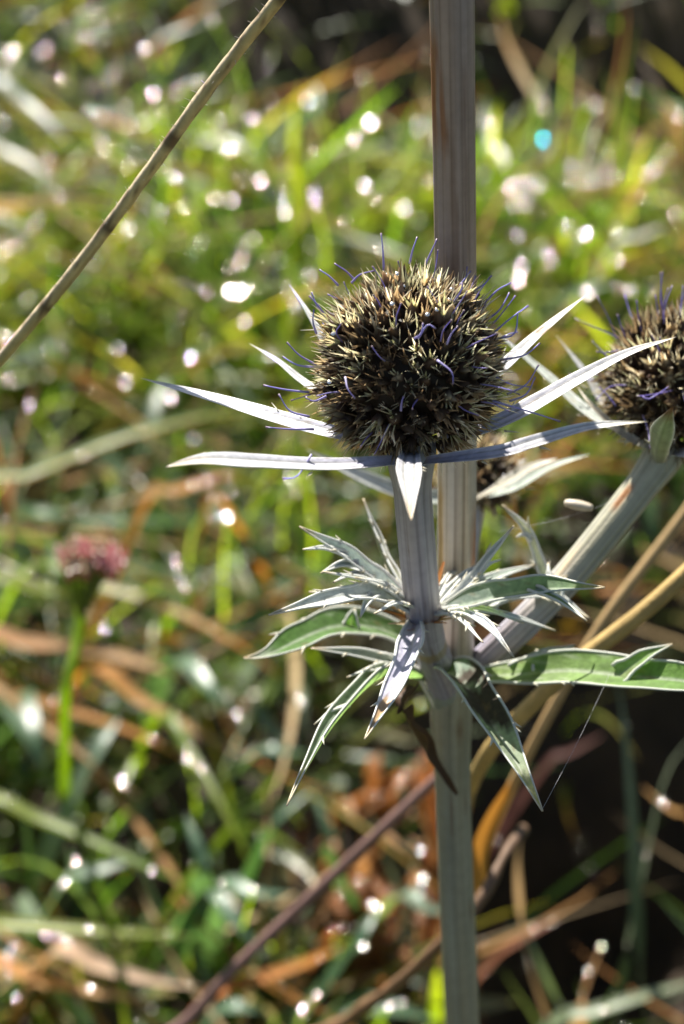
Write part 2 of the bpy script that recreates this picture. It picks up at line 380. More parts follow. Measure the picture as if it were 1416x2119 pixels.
GB = 'grass blades arching out of the turf'
GR, GY, GD, OR, TAN, PALE, RED = (.12, .19, .025), (.18, .22, .03), (.05, .12, .03), (.42, .19, .04), (.34, .22, .10), (.5, .43, .30), (.22, .075, .035)
BLADES = [
 ('grass_blade', 'broad fresh green blade lying level below the pink flower cluster', [(-160, 1905, 45), (0, 1915, 48), (200, 1928, 50), (395, 1938, 50)], 52, GY, GY, 'grass', 0),
 ('grass_blade', 'long green blade with an orange brown upper edge, sweeping up towards the bracts', [(-90, 1040, 60), (60, 985, 65), (260, 905, 70), (480, 852, 70), (700, 838, 66)], 40, GR, GR, 'grass', 0, OR),
 ('grass_blade', 'dusty straw coloured blade slanting up to the lit left bract', [(-60, 1140, 55), (100, 1090, 58), (300, 1025, 60), (470, 978, 60)], 28, (.20, .16, .07), (.26, .17, .08), 'dry', 0),
 ('grass_blade', 'grey green level blade just above the pink flower cluster', [(20, 1085, 40), (180, 1082, 44), (330, 1080, 44), (520, 1075, 40), (640, 1082, 38)], 36, GD, GD, 'grass', 0),
 ('grass_blade', 'orange dead leaf piece hanging under the lit left bract', [(300, 1050, 50), (360, 1020, 52), (430, 995, 52), (500, 980, 50)], 50, OR, OR, 'dry', 0),
 ('grass_blade', 'short orange leaf strip hanging below the orange leaf piece', [(450, 1030, 48), (425, 1080, 44), (405, 1150, 36)], 34, OR, (.45, .25, .04), 'dry', 0),
 ('grass_blade', 'green blade running behind the pink flower head and turning tan at its tip', [(60, 1180, 40), (200, 1215, 44), (360, 1265, 46), (500, 1340, 46), (580, 1400, 42)], 36, GR, OR, 'grass', 0),
 ('grass_blade', 'pale level blade passing under the pink flower cluster', [(-40, 1215, 40), (80, 1222, 42), (230, 1225, 42), (420, 1220, 40), (540, 1235, 36)], 34, GY, GR, 'grass', 0),
 ('grass_blade', 'wide brown dead leaf curling across the pink flower stem', [(-60, 1325, 34), (60, 1335, 38), (200, 1350, 40), (330, 1385, 40), (450, 1430, 34)], 48, (.33, .17, .07), (.42, .28, .15), 'dry', 0),
 ('grass_blade', 'bright orange brown straw slanting down below the dead leaf', [(180, 1385, 36), (290, 1450, 38), (400, 1510, 38), (520, 1575, 34)], 38, OR, TAN, 'dry', 0),
 ('grass_blade', 'long thin tan straw crossing the lower stem of the pink flower', [(-40, 1425, 40), (80, 1500, 42), (180, 1570, 42), (290, 1650, 38)], 22, TAN, TAN, 'dry', 0),
 ('grass_blade', 'dark orange straw lying beside the tan straw', [(0, 1455, 34), (150, 1475, 36), (310, 1530, 36), (430, 1600, 30)], 26, (.34, .16, .05), OR, 'dry', 0),
 ('grass_blade', 'bright green stem-like blade slanting down to the herb clump', [(-60, 1660, 40), (90, 1700, 44), (230, 1760, 46), (340, 1810, 46), (430, 1835, 42)], 34, GY, GR, 'grass', 0),
 ('grass_blade', 'light green blade dropping steeply above the herb clump', [(330, 1480, 40), (400, 1570, 44), (470, 1690, 44), (520, 1790, 40)], 28, GR, GY, 'grass', 0),
 ('grass_blade', 'long orange and tan dead blade low in the turf by the frame edge', [(-60, 1990, 26), (80, 2030, 30), (200, 2055, 30), (330, 2075, 28)], 42, OR, (.5, .33, .18), 'dry', 0),
 ('grass_blade', 'pale pinkish dry leaf lying on the orange blade', [(110, 1975, 34), (200, 2000, 36), (310, 2030, 36), (420, 2045, 30)], 52, (.45, .30, .20), (.5, .36, .26), 'dry', 0),
 ('grass_blade', 'rust red dead leaf under the purple stem', [(420, 2080, 30), (520, 2035, 34), (640, 1990, 34), (720, 1950, 28)], 42, (.36, .12, .03), OR, 'dry', 0),
 ('grass_blade', 'yellow green blade rising behind the left bract tips', [(560, 980, 40), (600, 900, 50), (660, 860, 54)], 30, GY, GY, 'grass', .4),
 ('grass_blade', 'upright yellow green blade above the left bracts', [(622, 420, 30), (624, 340, 40), (614, 265, 45)], 44, (.22, .27, .03), GY, 'grass', .2),
 ('grass_blade', 'bright green upright blade left of the upright yellow one', [(380, 470, 25), (368, 400, 36), (352, 325, 44)], 50, GY, (.24, .28, .04), 'grass', .2),
 ('grass_blade', 'white shining wet blade with glints near the speckled stalk', [(-30, 170, 34), (50, 215, 36), (110, 265, 36), (150, 310, 34)], 34, (.22, .24, .2), (.25, .26, .22), 'herb', 0),  # grey-white tone paints the long glint into the blade
 ('grass_blade', 'curving silver wet straw beneath the wet blade', [(-60, 305, 30), (20, 320, 33), (90, 360, 34), (145, 410, 30)], 30, (.3, .27, .2), (.3, .3, .26), 'herb', 0),  # silvery tone paints the wet sheen into the straw
 ('grass_blade', 'orange straw end poking in beside the speckled stalk', [(-80, 450, 30), (-10, 438, 34), (50, 428, 34), (100, 425, 30)], 34, OR, (.5, .25, .06), 'dry', 0),
 ('grass_blade', 'short white shining straw beyond the second flower head', [(1270, 515, 30), (1320, 492, 33), (1385, 465, 30)], 30, (.5, .47, .42), (.5, .47, .42), 'herb', 0),  # near-white colour paints the bar of glint along the straw
 ('grass_blade', 'dull brown dry blade leaning in the dark upper corner', [(1395, 260, 24), (1370, 210, 36), (1345, 160, 42), (1325, 110, 46)], 32, (.25, .17, .12), (.42, .33, .27), 'dry', 0),
 ('grass_blade', 'yellow blade leaning beyond the second flower head', [(1270, 470, 26), (1300, 420, 34), (1345, 370, 36)], 44, (.38, .28, .06), OR, 'dry', 0),
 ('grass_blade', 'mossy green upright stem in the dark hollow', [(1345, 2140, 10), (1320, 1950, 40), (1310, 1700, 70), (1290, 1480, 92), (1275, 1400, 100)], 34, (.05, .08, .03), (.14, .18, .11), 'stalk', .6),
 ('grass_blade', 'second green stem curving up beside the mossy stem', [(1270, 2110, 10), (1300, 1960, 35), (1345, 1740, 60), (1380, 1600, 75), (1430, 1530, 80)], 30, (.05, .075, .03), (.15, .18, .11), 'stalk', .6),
 ('grass_blade', 'flat tan stalk rising from the dark hollow with a withered top', [(1150, 2180, 5), (1105, 2040, 35), (1078, 1920, 55), (1072, 1800, 70), (1080, 1715, 80)], 36, (.30, .22, .15), (.34, .27, .19), 'dry', .5),
 ('grass_blade', 'pale green leaf curling at the foot of the tan stalk', [(1200, 2140, 20), (1150, 2070, 34), (1115, 1990, 42), (1090, 1930, 46)], 40, (.14, .17, .10), (.2, .23, .15), 'herb', .2),
 ('grass_blade', 'pale blade lying across the lower corner of the hollow', [(1130, 2135, 26), (1230, 2095, 32), (1340, 2060, 34), (1460, 2025, 30)], 44, (.14, .18, .10), (.2, .23, .14), 'herb', 0),
 ('grass_blade', 'short orange brown straw stub at the bottom of the hollow', [(1195, 2130, 16), (1210, 2050, 30), (1245, 1960, 38)], 42, (.32, .18, .09), (.42, .24, .11), 'dry', .3),
 ('grass_blade', 'orange blade tip pointing out of the dark beside the hollow', [(1440, 1720, 40), (1390, 1680, 44), (1330, 1630, 44)], 30, OR, (.45, .25, .08), 'dry', 0),
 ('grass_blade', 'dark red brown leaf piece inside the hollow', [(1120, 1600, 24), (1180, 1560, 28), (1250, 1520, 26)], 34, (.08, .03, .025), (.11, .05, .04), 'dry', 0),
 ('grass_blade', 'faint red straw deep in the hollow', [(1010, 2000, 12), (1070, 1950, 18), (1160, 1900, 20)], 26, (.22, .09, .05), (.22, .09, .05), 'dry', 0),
 ('grass_blade', 'light green vertical shoot left of the thick lower stem', [(900, 2090, 14), (905, 2010, 30), (912, 1960, 34)], 34, (.16, .24, .02), GY, 'grass', .3),
]
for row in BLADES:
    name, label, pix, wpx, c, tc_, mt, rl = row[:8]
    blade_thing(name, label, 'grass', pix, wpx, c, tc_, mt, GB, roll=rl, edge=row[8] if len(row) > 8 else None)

# grey-green lance leaves of the herb clump in the lower left
HG = 'herb leaves in the blurred clump'
HB = [(.10, .16, .10), (.08, .13, .07), (.14, .19, .13), (.05, .10, .05)]
LEAVES = [
 ('wide pale grey green leaf lying above the level green blade', [(130, 1835, 40), (200, 1805, 46), (290, 1775, 46)], 66, 2),
 ('leaf glinting at the top of the herb clump', [(420, 1850, 40), (415, 1770, 52), (385, 1690, 54)], 66, 0),
 ('slanting leaf below the herb clump with a white glint', [(430, 1850, 44), (480, 1900, 50), (545, 1975, 46)], 62, 0),
 ('bright leaf pointing to the purple stem', [(440, 1838, 44), (520, 1850, 52), (600, 1850, 50)], 70, 0),
 ('dull wide leaf behind the tan straw', [(20, 1450, 36), (60, 1510, 44), (90, 1590, 40)], 110, 1),
 ('light leaf between the straws', [(170, 1620, 36), (200, 1550, 44), (245, 1490, 44)], 74, 2),
 ('long curved blue green leaf below the dead leaf', [(360, 1370, 40), (430, 1420, 48), (490, 1480, 44)], 62, 0),
 ('pointed green leaf beside the folded spiny leaf', [(540, 1760, 36), (570, 1700, 48), (640, 1640, 50)], 54, 3),
 ('glossy leaf behind the thick lower stem', [(820, 1860, 40), (880, 1880, 46), (950, 1890, 42)], 76, 2),
 ('dark leaf with glints left of the thick lower stem', [(700, 2010, 36), (745, 1940, 46), (780, 1880, 46)], 66, 3),
 ('big dim leaf at the foot of the thick stem', [(700, 2100, 30), (790, 2085, 38), (900, 2110, 34)], 90, 1),
 ('leaf by the foot of the purple stem', [(440, 2110, 34), (500, 2085, 40), (560, 2100, 36)], 70, 0),
 ('blue green leaf standing over the rusty litter', [(690, 1800, 36), (680, 1720, 48), (650, 1650, 50)], 60, 1),
 ('level leaf with a white glint above the rusty litter', [(520, 1570, 40), (570, 1555, 46), (640, 1560, 42)], 60, 0),
]
for i, (lab, pix, wpx, k) in enumerate(LEAVES):
    blade_thing('herb_leaf', lab, 'leaf', pix, wpx, HB[k], HB[k], 'herb', HG, prof='leaf', fold=.22)
# rust coloured litter behind the folded leaf
for i in range(34):
    px, py = random.uniform(690, 890), random.uniform(1560, 2000)
    a = random.uniform(0, 6.28); r = random.uniform(18, 42)
    blade_thing('dead_leaf', 'small crumpled rust brown dead leaf in the litter beside the thick stem', 'leaf',
                [(px - r * math.cos(a), py - r * math.sin(a), 14 + i % 5 * 3), (px, py, 20 + i % 5 * 3), (px + r * math.cos(a), py + r * math.sin(a), 15 + i % 5 * 3)],
                random.uniform(26, 50), random.choice([(.26, .12, .05), (.20, .085, .035), (.32, .19, .10), (.15, .07, .035)]), None, 'dry', 'dead leaves in the rusty litter', prof='leaf', fold=random.uniform(-.4, .5), roll=random.uniform(-.7, .7))

# speckled stalk across the upper left
pA = [pt(1010, -560, -30), pt(820, -310, -22), pt(660, -105, -12), pt(575, 0, -6), pt(480, 120, 0), pt(400, 225, 4), pt(300, 365, 10), pt(150, 565, 18), pt(0, 745, 27), pt(-220, 1010, 45)]
pA.append(to_ground(pA[-1], Vector((-.06, .02, 0)))); pA = pA[::-1]
mb = MB()
def cA(t, k, m):
    up = noise.noise(Vector((t * 90, k * 1.3, 1)))
    base = lerp((.17, .20, .05), (.55, .42, .17), sstep(.62, .80, t))
    if k in (0, 1, m - 1): base = lerp(base, (.5, .42, .3), .75)          # one flank paler: the sunlit edge put into the colour
    for (c, wd) in ((.845, .0025), (.775, .0025), (.905, .003), (.695, .003), (.93, .0015), (.81, .0015), (.74, .002)):
        if abs(t - c) < wd: base = lerp(base, (.07, .035, .015), .8)
    sp = noise.noise(Vector((t * 420, k * 2.1, 6)))
    if sp > .3: base = lerp(base, (.14, .07, .03), .7)
    return tuple(v * (1 + .5 * up) for v in base)
P = tube(mb, pA, 320, lambda t: .00074 * (1 + .1 * noise.noise(Vector((t * 120, 0, 2)))), cA, m=12, jag=.06)
sA = mb.build('dry_stalk', M['stalk'], origin=pA[0]); tag(sA, 'tan and green speckled dry stalk slanting across beside the flower head', 'stalk')
mb = MB()
for i in range(240):
    t = random.uniform(.55, .99); q = P[int(t * 320)]; d = Vector((random.uniform(-1, 1), random.uniform(-.6, .6), random.uniform(-.6, 1))).normalized()
    tube(mb, [q, q + d * random.uniform(.0011, .0016)], 1, lambda tt: .00006 * (1.3 - tt), (.6, .55, .45), m=3)
h = mb.build('stalk_hair', M['style'], parent=sA); h.matrix_parent_inverse = Matrix.Translation(-Vector(pA[0])); h['kind'] = 'stuff'

# stalks at the right
q = [pt(1900, 760, 30), pt(1680, 940, 37), pt(1500, 1110, 42), pt(1416, 1190, 44), pt(1330, 1268, 46), pt(1200, 1368, 50), pt(1120, 1440, 56)]
q += [pt(1010, 1560, 70), pt(955, 1700, 110), pt(950, 1900, 165)]; q.append(to_ground(q[-1], Vector((0, .03, 0)))); q = q[::-1]
stalk_thing('dry_stalk', 'thick yellowish knobbly stalk passing behind the big green leaf', 'stalk', q, .0013, .0011, (.30, .2, .07), (.42, .29, .11), n=70)
q = [pt(1720, 560, 84), pt(1600, 775, 87), pt(1490, 950, 90), pt(1416, 1065, 92), pt(1250, 1285, 95), pt(1130, 1490, 100), pt(1045, 1660, 108), pt(985, 1800, 118), pt(957, 1900, 135), pt(952, 2050, 175)]
q.append(to_ground(q[-1], Vector((0, .02, 0)))); q = q[::-1]
sB = stalk_thing('dry_grass_stem', 'thin straw stem with an orange leaf sheath beside the thick stem', 'stalk', q, .0011, .0008, (.38, .2, .06), (.38, .27, .13), n=60)
mb = MB(); ribbon(mb, [pt(1075, 1600, 104), pt(1030, 1690, 108), pt(1000, 1770, 112), pt(985, 1855, 116)], 20, lambda t: .0032 * math.sin(math.pi * (.08 + .87 * t) ** 1.3) + .0006, lambda t, s: (.40, .22, .05), fold=.5, roll=.5)
s2 = mb.build('leaf_sheath', M['dry'], parent=sB); s2.matrix_parent_inverse = Matrix.Translation(-Vector(q[0]))
q = [to_ground(pt(60, 2470, 175)), pt(200, 2310, 168), pt(395, 2105, 156), pt(480, 2010, 150), pt(660, 1840, 140), pt(890, 1625, 122), pt(960, 1560, 117)]
stalk_thing('purple_stem', 'dull purple brown stem slanting up to the thick stem', 'stem', q, .0012, .0009, (.17, .09, .075), (.22, .13, .11), n=50)
q = [to_ground(pt(380, 2420, 190)), pt(540, 2260, 160), pt(720, 2110, 130), pt(830, 2030, 114), pt(930, 1935, 100), pt(1000, 1855, 98), pt(1045, 1770, 102), pt(1085, 1715, 108)]
stalk_thing('twisted_stalk', 'twisted brown dead stalk curling in front of the thick lower stem', 'stalk', q, .0013, .0009, (.36, .2, .09), (.12, .07, .04), n=70, wob=.2)

# pink umbel
base = G(120, 1510, 20); base = to_ground(base)
um = bpy.data.objects.new('pink_umbel', None); COL.objects.link(um); um.location = base
tag(um, 'small pink flower cluster on a thin green stem, left of the sea holly', 'flower')
dU = (G(165, 1290, 150) - CAM).dot(FWD); dzU = (dU - D0) * 1000
stem_pts = [base, pt(135, 1450, dzU + 4), pt(160, 1330, dzU), pt(166, 1270, dzU - 3), pt(163, 1200, dzU - 6)]
mb = MB(); tube(mb, stem_pts, 24, lambda t: .0012 - .0003 * t, (.22, .30, .04)); mb.build('stem', M['grass'], um)
for (x, y) in ((140, 1165), (165, 1150), (190, 1160), (215, 1155), (225, 1170), (200, 1175)):
    mb = MB(); tube(mb, [pt(166, 1275, dzU - 3), pt((166 + x) / 2, 1225, dzU - 6), pt(x, y, dzU - 8)], 8, .0005, (.18, .22, .04), m=6); mb.build('ray', M['grass'], um)
for i in range(36):
    a = random.uniform(0, 6.28); r = math.sqrt(random.random())
    p = pt(188 + 66 * r * math.cos(a), 1152 + 32 * r * math.sin(a) - 8 * (1 - r), dzU - 8 + random.uniform(-4, 4))
    mb = MB(); c = random.choice([(.74, .24, .30), (.80, .42, .46), (.62, .12, .17), (.8, .62, .58), (.5, .48, .26)])
    ctr = mb.vert(p + Vector((0, 0, -.0004)), (.5, .4, .2)); n5 = 5
    for k in range(n5):
        b = 2 * math.pi * k / n5 + a; R = .0016
        d1 = Vector((math.cos(b - .5), math.sin(b - .5), .25)) * R * .6; d2 = Vector((math.cos(b), math.sin(b), .5)) * R; d3 = Vector((math.cos(b + .5), math.sin(b + .5), .25)) * R * .6
        tl = Matrix.Rotation(.75, 3, 'X'); i1, i2, i3 = (mb.vert(p + tl @ d, c) for d in (d1, d2, d3)); mb.f.append((ctr, i1, i2)); mb.f.append((ctr, i2, i3))
    tube(mb, [p + Vector((0, 0, -.003)), p], 1, .0006, (.6, .3, .25), m=5)
    mb.build('floret', M['petal'], um)

# ------------------------------------------------------------------ the sea holly
def v_of(py): return (1059.5 - py) / KPX / 1000 / D0
STEM_Y = (D0 + .0145) * (CP + v_of(775) * SP)
def stem_dz(py): return (STEM_Y / (CP + v_of(py) * SP) - D0) * 1000
base = pt(962, 2119, stem_dz(2119)); base = Vector((base.x, STEM_Y, 0)); base.z = gz(base.x, base.y)
_a, _b = pt(943, 1800, stem_dz(1800)), pt(957, 2119, stem_dz(2119)); base.x = _b.x + (_b.x - _a.x) / (_a.z - _b.z) * (_b.z - base.z)
HOLLY = bpy.data.objects.new('sea_holly', None); COL.objects.link(HOLLY); HOLLY.location = base
tag(HOLLY, 'silvery lilac sea holly with ribbed stems, spiny bracts and brown bristly flower heads', 'plant')

def ribbed(mb, pts, n, rad, ribs, colA, colB, seed, stains=(), m=84, depth=.028, up=None):
    shape = [.55 * math.cos((ribs - 2) * 2 * math.pi * k / m + seed) + .35 * math.cos((ribs + 3) * 2 * math.pi * k / m) + .25 * math.cos((2 * ribs - 1) * 2 * math.pi * k / m + 1) for k in range(m)]
    L = sum((Vector(a) - Vector(b)).length for a, b in zip(pts, pts[1:]))
    def sec(t):
        r = rad(t)
        r *= 1 + .025 * noise.noise(Vector((t * L * 40, seed, 5)))
        return [(r * (1 + depth * shape[k]) * math.cos(2 * math.pi * k / m), r * (1 + depth * shape[k]) * math.sin(2 * math.pi * k / m)) for k in range(m)]
    L = sum((Vector(a) - Vector(b)).length for a, b in zip(pts, pts[1:]))
    lines = [random.Random(seed * 100 + k).gauss(0, .28) for k in range(m)]
    def cf(t, k, mm):
        a = 2 * math.pi * k / m
        f = .55 + .45 * shape[k] + lines[k] * .6 + .5 * noise.noise(Vector((math.cos(a) * 5, math.sin(a) * 5, t * L * 25 + seed)))
        c = lerp(colB(t), colA(t), .25 + .75 * sstep(.0, .7, f))
        n1 = noise.noise(Vector((math.cos(a) * 2.2, math.sin(a) * 2.2, t * L * 60 + seed)))
        n2 = noise.noise(Vector((math.cos(a) * 1.2 + 9, math.sin(a) * 1.2, t * L * 22 + seed)))
        c = tuple(v * (1 + .25 * n1) * (1 + g * n2) for v, g in zip(c, (.15, .05, -.12)))
        n3 = noise.noise(Vector((a * 3, t * L * 160, seed + 4)))
        if n3 > .52: c = lerp(c, (.16, .09, .05), min(.7, (n3 - .52) * 5))
        for (t0, t1, a0, aw, sc, st) in stains:
            da = abs((a - a0 + math.pi) % (2 * math.pi) - math.pi)
            nz = noise.noise(Vector((a * 4, t * L * 220, seed)))
            q = sstep(0, .25, (t - t0) / (t1 - t0)) * sstep(0, .25, (t1 - t) / (t1 - t0)) * sstep(aw, aw * .3, da + .25 * nz)
            c = lerp(c, sc, st * q)
        return c
    return sweep(mb, pts, n, sec, cf, up=up or Vector((0, 1, 0.02)))
LIL, LILD, GRN = (.42, .38, .36), (.27, .26, .27), (.36, .38, .31)
# main stem: straight up from the soil, out of the top of the picture
def stem_pt(px, py): return pt(px, py, stem_dz(py))
mpts = [base, stem_pt(957, 2119), stem_pt(943, 1800), stem_pt(934, 1500), stem_pt(938, 1380), stem_pt(944, 1150), stem_pt(946, 900), stem_pt(942, 500), stem_pt(935, 0), stem_pt(930, -200), stem_pt(930, -200) + Vector((-.001, .002, .06)), stem_pt(930, -200) + Vector((-.003, .006, .14))]
tot = sum((a - b).length for a, b in zip(mpts, mpts[1:]))
NODE_T = sum((a - b).length for a, b in zip(mpts[:5], mpts[1:5])) / tot - .008
def t_of(py): return ((stem_pt(940, py) - base).length) / tot
mb = MB()
RUST = (.30, .12, .04)
P = ribbed(mb, mpts, 150, lambda t: .00237 + .00012 * math.sin(t * 9) + .00045 * math.exp(-((t - NODE_T) / .018) ** 2) - .0012 * sstep(t_of(-250), 1, t), 15, lambda t: lerp((.32, .29, .20), lerp((.52, .46, .37), (.35, .275, .23), sstep(t_of(900), t_of(450), t)), sstep(t_of(1500), t_of(1250), t)), lambda t: lerp((.22, .20, .13), (.19, .14, .10), sstep(t_of(1500), t_of(1250), t)), 3,
       stains=[(t_of(300), t_of(40), -.35, .6, RUST, .95), (t_of(330), t_of(120), -1.0, .22, RUST, .75), (t_of(1230), t_of(940), -.55, .35, (.48, .30, .10), .8), (t_of(1210), t_of(1040), math.pi + .35, .45, (.32, .10, .03), .95), (t_of(700), t_of(150), -1.5, .25, (.20, .13, .09), .6), (t_of(560), t_of(20), -2.1, .2, (.20, .13, .09), .5)])
mb.build('main_stem', M['stem'], HOLLY)

# front branch that carries the flower head in focus
NODE = pt(915, 1400, 37)
fpts = [pt(930, 1440, 43), NODE, pt(893, 1345, 29), pt(878, 1285, 22), pt(862, 1120, 12), pt(852, 990, 4), pt(851, 930, 0)]
mb = MB(); ribbed(mb, fpts, 70, lambda t: (.0021 - .0000 * t) * (1 - .10 * math.exp(-((t - .33) / .02) ** 2)) + .0006 * sstep(.86, 1, t), 13,
    lambda t: lerp((.36, .33, .40), (.37, .35, .35), t), lambda t: lerp((.20, .18, .24), (.20, .18, .18), t), 9, stains=[(.3, .36, math.pi * 1.5, 9, (.28, .20, .07), .7)])
mb.build('branch', M['stem'], HOLLY)
mb = MB(); rs = random.Random(4); jag = [rs.uniform(-.0012, .0006) for _ in range(40)]
for lev in range(7):
    u = lev / 6; c = stem_pt(934, 1462).lerp(pt(925, 1392, 40), u); r = .0026 + .0011 * u
    for k in range(40):
        a = 2 * math.pi * k / 40
        mb.vert(c + Vector((r * math.cos(a), r * .9 * math.sin(a), jag[k] * u * u)), lerp((.30, .33, .24), (.46, .46, .40), u if k % 3 else u * .4))
for lev in range(6):
    for k in range(40): mb.f.append((lev * 40 + k, lev * 40 + (k + 1) % 40, lev * 40 + 40 + (k + 1) % 40, lev * 40 + 40 + k))
mb.build('leaf_sheath', M['bract'], HOLLY)
# right branch to the second head
H2 = pt(1402, 800, 33)
rpts = [pt(933, 1445, 46), pt(985, 1385, 40), pt(1090, 1285, 33), pt(1180, 1190, 33), pt(1290, 1055, 33), pt(1365, 955, 33), pt(1385, 915, 33)]
mb = MB(); ribbed(mb, rpts, 70, lambda t: .0018 + .0003 * t + .0005 * sstep(.85, 1, t), 13, lambda t: lerp((.38, .35, .43), (.36, .35, .26), sstep(.2, .7, t)), lambda t: lerp((.22, .20, .27), (.22, .22, .14), t), 17,
    stains=[(.45, .66, -.35, .35, (.55, .42, .26), .6), (.76, .86, -.5, .35, (.36, .15, .05), .9)])
mb.build('branch', M['stem'], HOLLY)
# back branch to the third head, behind the main stem
H3 = pt(992, 985, 62)
b3 = [pt(945, 1420, 44), pt(955, 1300, 50), pt(968, 1150, 58), pt(985, 1040, 62), H3]
mb = MB(); ribbed(mb, b3, 40, lambda t: .0013, 11, lambda t: (.40, .40, .42), lambda t: (.27, .27, .27), 23, m=44)
mb.build('branch', M['stem'], HOLLY)

# ---- florets
def floret_mesh(seed):
    rnd = random.Random(seed); mb = MB()
    tan = rnd.choice([(.40, .34, .23), (.28, .21, .13), (.34, .36, .20), (.19, .13, .08)]); tip = [(.74, .69, .55), (.70, .66, .55), (.36, .25, .15), (.56, .58, .40), (.26, .18, .11), (.60, .50, .34)][seed % 6]
    def spike(d, L, r, bend, c0, c1, flat=.55):
        d = d.normalized(); sd = d.cross(Vector((0, 0, 1)));
        if sd.length < 1e-3: sd = Vector((1, 0, 0))
        pts = [Vector((0, 0, 0)), d * L * .5 + Vector((0, 0, bend * L * .1)), d * L + Vector((0, 0, bend * L * .35))]
        def sec(t):
            rr = r * (.55 + .45 * math.sin(math.pi * min(1, t * 1.3 + .15))) * (1 - t ** 2.5) + .00002
            return [(rr * math.cos(a), rr * flat * math.sin(a)) for a in (0, 1.26, 2.51, 3.77, 5.03)]
        sweep(mb, pts, 4, sec, lambda t, k, m: lerp(c0, c1, sstep(.35, .95, t)), up=Vector((.01, .02, 1)) if abs(d.z) < .95 else Vector((0, 1, 0)))
    dark = (.15, .11, .065)
    def strip(d, L, wd, bend, c0, c1):
        d = d.normalized(); u = Vector((rnd.gauss(0, 1), rnd.gauss(0, 1), .2)).normalized()
        ribbon(mb, [Vector((0, 0, 0)), d * L * .5 + Vector((0, 0, bend * L * .1)), d * L + Vector((0, 0, bend * L * .35))], 4, lambda t: 2 * wd * (.6 + .4 * math.sin(math.pi * min(1, t * 1.4 + .1))) * (1 - t ** 2.2) + .00004, lambda t, q: lerp(c0, c1, sstep(.25, .85, t)), up=u, nw=1, fold=.5)
    for k in range(rnd.randint(2, 3)):      # scale-like bractlets
        a = rnd.uniform(0, 6.28); sp = rnd.uniform(.1, .5)
        strip(Vector((math.sin(sp) * math.cos(a), math.sin(sp) * math.sin(a), math.cos(sp))), rnd.uniform(.0018, .0028), rnd.uniform(.0003, .00055), rnd.uniform(-.1, .4), dark, tan)
    for k in range(rnd.randint(6, 8)):      # stiff pale bristles
        a = rnd.uniform(0, 6.28); sp = rnd.uniform(.05, .75)
        strip(Vector((math.sin(sp) * math.cos(a), math.sin(sp) * math.sin(a), math.cos(sp))), rnd.uniform(.0018, .0032), rnd.uniform(.00010, .00023), rnd.uniform(-.2, .5), tan, tip)
    for kk in range(2):                     # withered buds
        spike(Vector((rnd.uniform(-.4, .4), rnd.uniform(-.4, .4), 1)), rnd.uniform(.0014, .0021), rnd.uniform(.0006, .0009), 0, (.09, .055, .035), rnd.choice([(.24, .16, .09), (.14, .08, .05), (.40, .34, .22)]), .9)
    me_o = mb.build('floret', M['floret']); me = me_o.data; bpy.data.objects.remove(me_o); return me
FM = [floret_mesh(s) for s in range(14)]
def frame(n, roll=0.0):
    q = n.to_track_quat('Z', 'Y').to_matrix() @ Matrix.Rotation(roll, 3, 'Z'); return q
def head(C, axis, Rr, Rh, count, individual, seed, scale=1.0, nvar=14):
    rnd = random.Random(seed); axis = axis.normalized(); rot = axis.to_track_quat('Z', 'Y').to_matrix()
    mb = MB(); m = 20; rings = []
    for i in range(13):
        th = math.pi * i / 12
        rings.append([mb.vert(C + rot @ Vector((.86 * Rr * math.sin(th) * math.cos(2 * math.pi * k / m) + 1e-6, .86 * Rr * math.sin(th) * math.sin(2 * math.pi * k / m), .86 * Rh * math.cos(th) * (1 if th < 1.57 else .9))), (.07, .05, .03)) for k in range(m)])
    for A, B in zip(rings, rings[1:]):
        for k in range(m): mb.f.append((A[k], A[(k + 1) % m], B[(k + 1) % m], B[k]))
    hd = mb.build('flower_head', M['floret'], HOLLY)
    items = []; ga = math.pi * (3 - 5 ** .5)
    for i in range(count):
        z = 1 - 1.80 * (i + .5) / count; r = math.sqrt(max(0, 1 - z * z)); a = ga * i
        n = Vector((r * math.cos(a), r * math.sin(a), z)); p = Vector((n.x * Rr, n.y * Rr, n.z * Rh * (1 if z > 0 else .9)))
        n2 = (n + Vector((0, 0, .30)) + Vector((rnd.gauss(0, .17), rnd.gauss(0, .17), rnd.gauss(0, .17)))).normalized()
        cl = noise.noise(Vector((n.x * 2.3 + seed, n.y * 2.3, n.z * 2.3)))
        s = scale * rnd.uniform(.75, 1.22) * (1 + .28 * cl) * (1.12 if z > .4 else 1)
        if rnd.random() < .05: s *= .45
        p, n2 = C + rot @ (p * (.97 + .04 * cl + rnd.uniform(-.03, .03))), rot @ n2
        items.append((((rot @ n)).dot(CAM - C), p, n2, s, rnd.uniform(0, 6.28), rnd.randrange(nvar)))
    items.sort(key=lambda q: -q[0])
    rest = MB()
    for i, (vis, p, n2, s, rl, k) in enumerate(items):
        R = frame(n2, rl)
        if i < individual:
            link('floret', FM[k], hd, mw=Matrix.Translation(p) @ (R.to_4x4()) @ Matrix.Scale(s, 4))
        else:
            me = FM[k]; o = len(rest.v)
            for v in me.vertices: rest.v.append(tuple(p + R @ (v.co * s)))
            rest.c.extend(tuple(c.color) for c in me.color_attributes['col'].data)
            rest.f.extend(tuple(o + q for q in f.vertices) for f in me.polygons)
    if rest.v:
        ro = rest.build('floret_mass', M['floret'], hd); ro['kind'] = 'stuff'
    return hd, rot
def style_obj(hd, pts, r=.000085, c0=(.30, .24, .50), c1=(.20, .16, .55), n=8):
    mb = MB(); tube(mb, pts, n, lambda t: r * (1.2 - .75 * t) + (.00008 if t > .93 else 0), lambda t, k, m: lerp(c0, c1, t) if t < .9 else (.30, .22, .24), m=5); return mb.build('style', M['style'], hd)
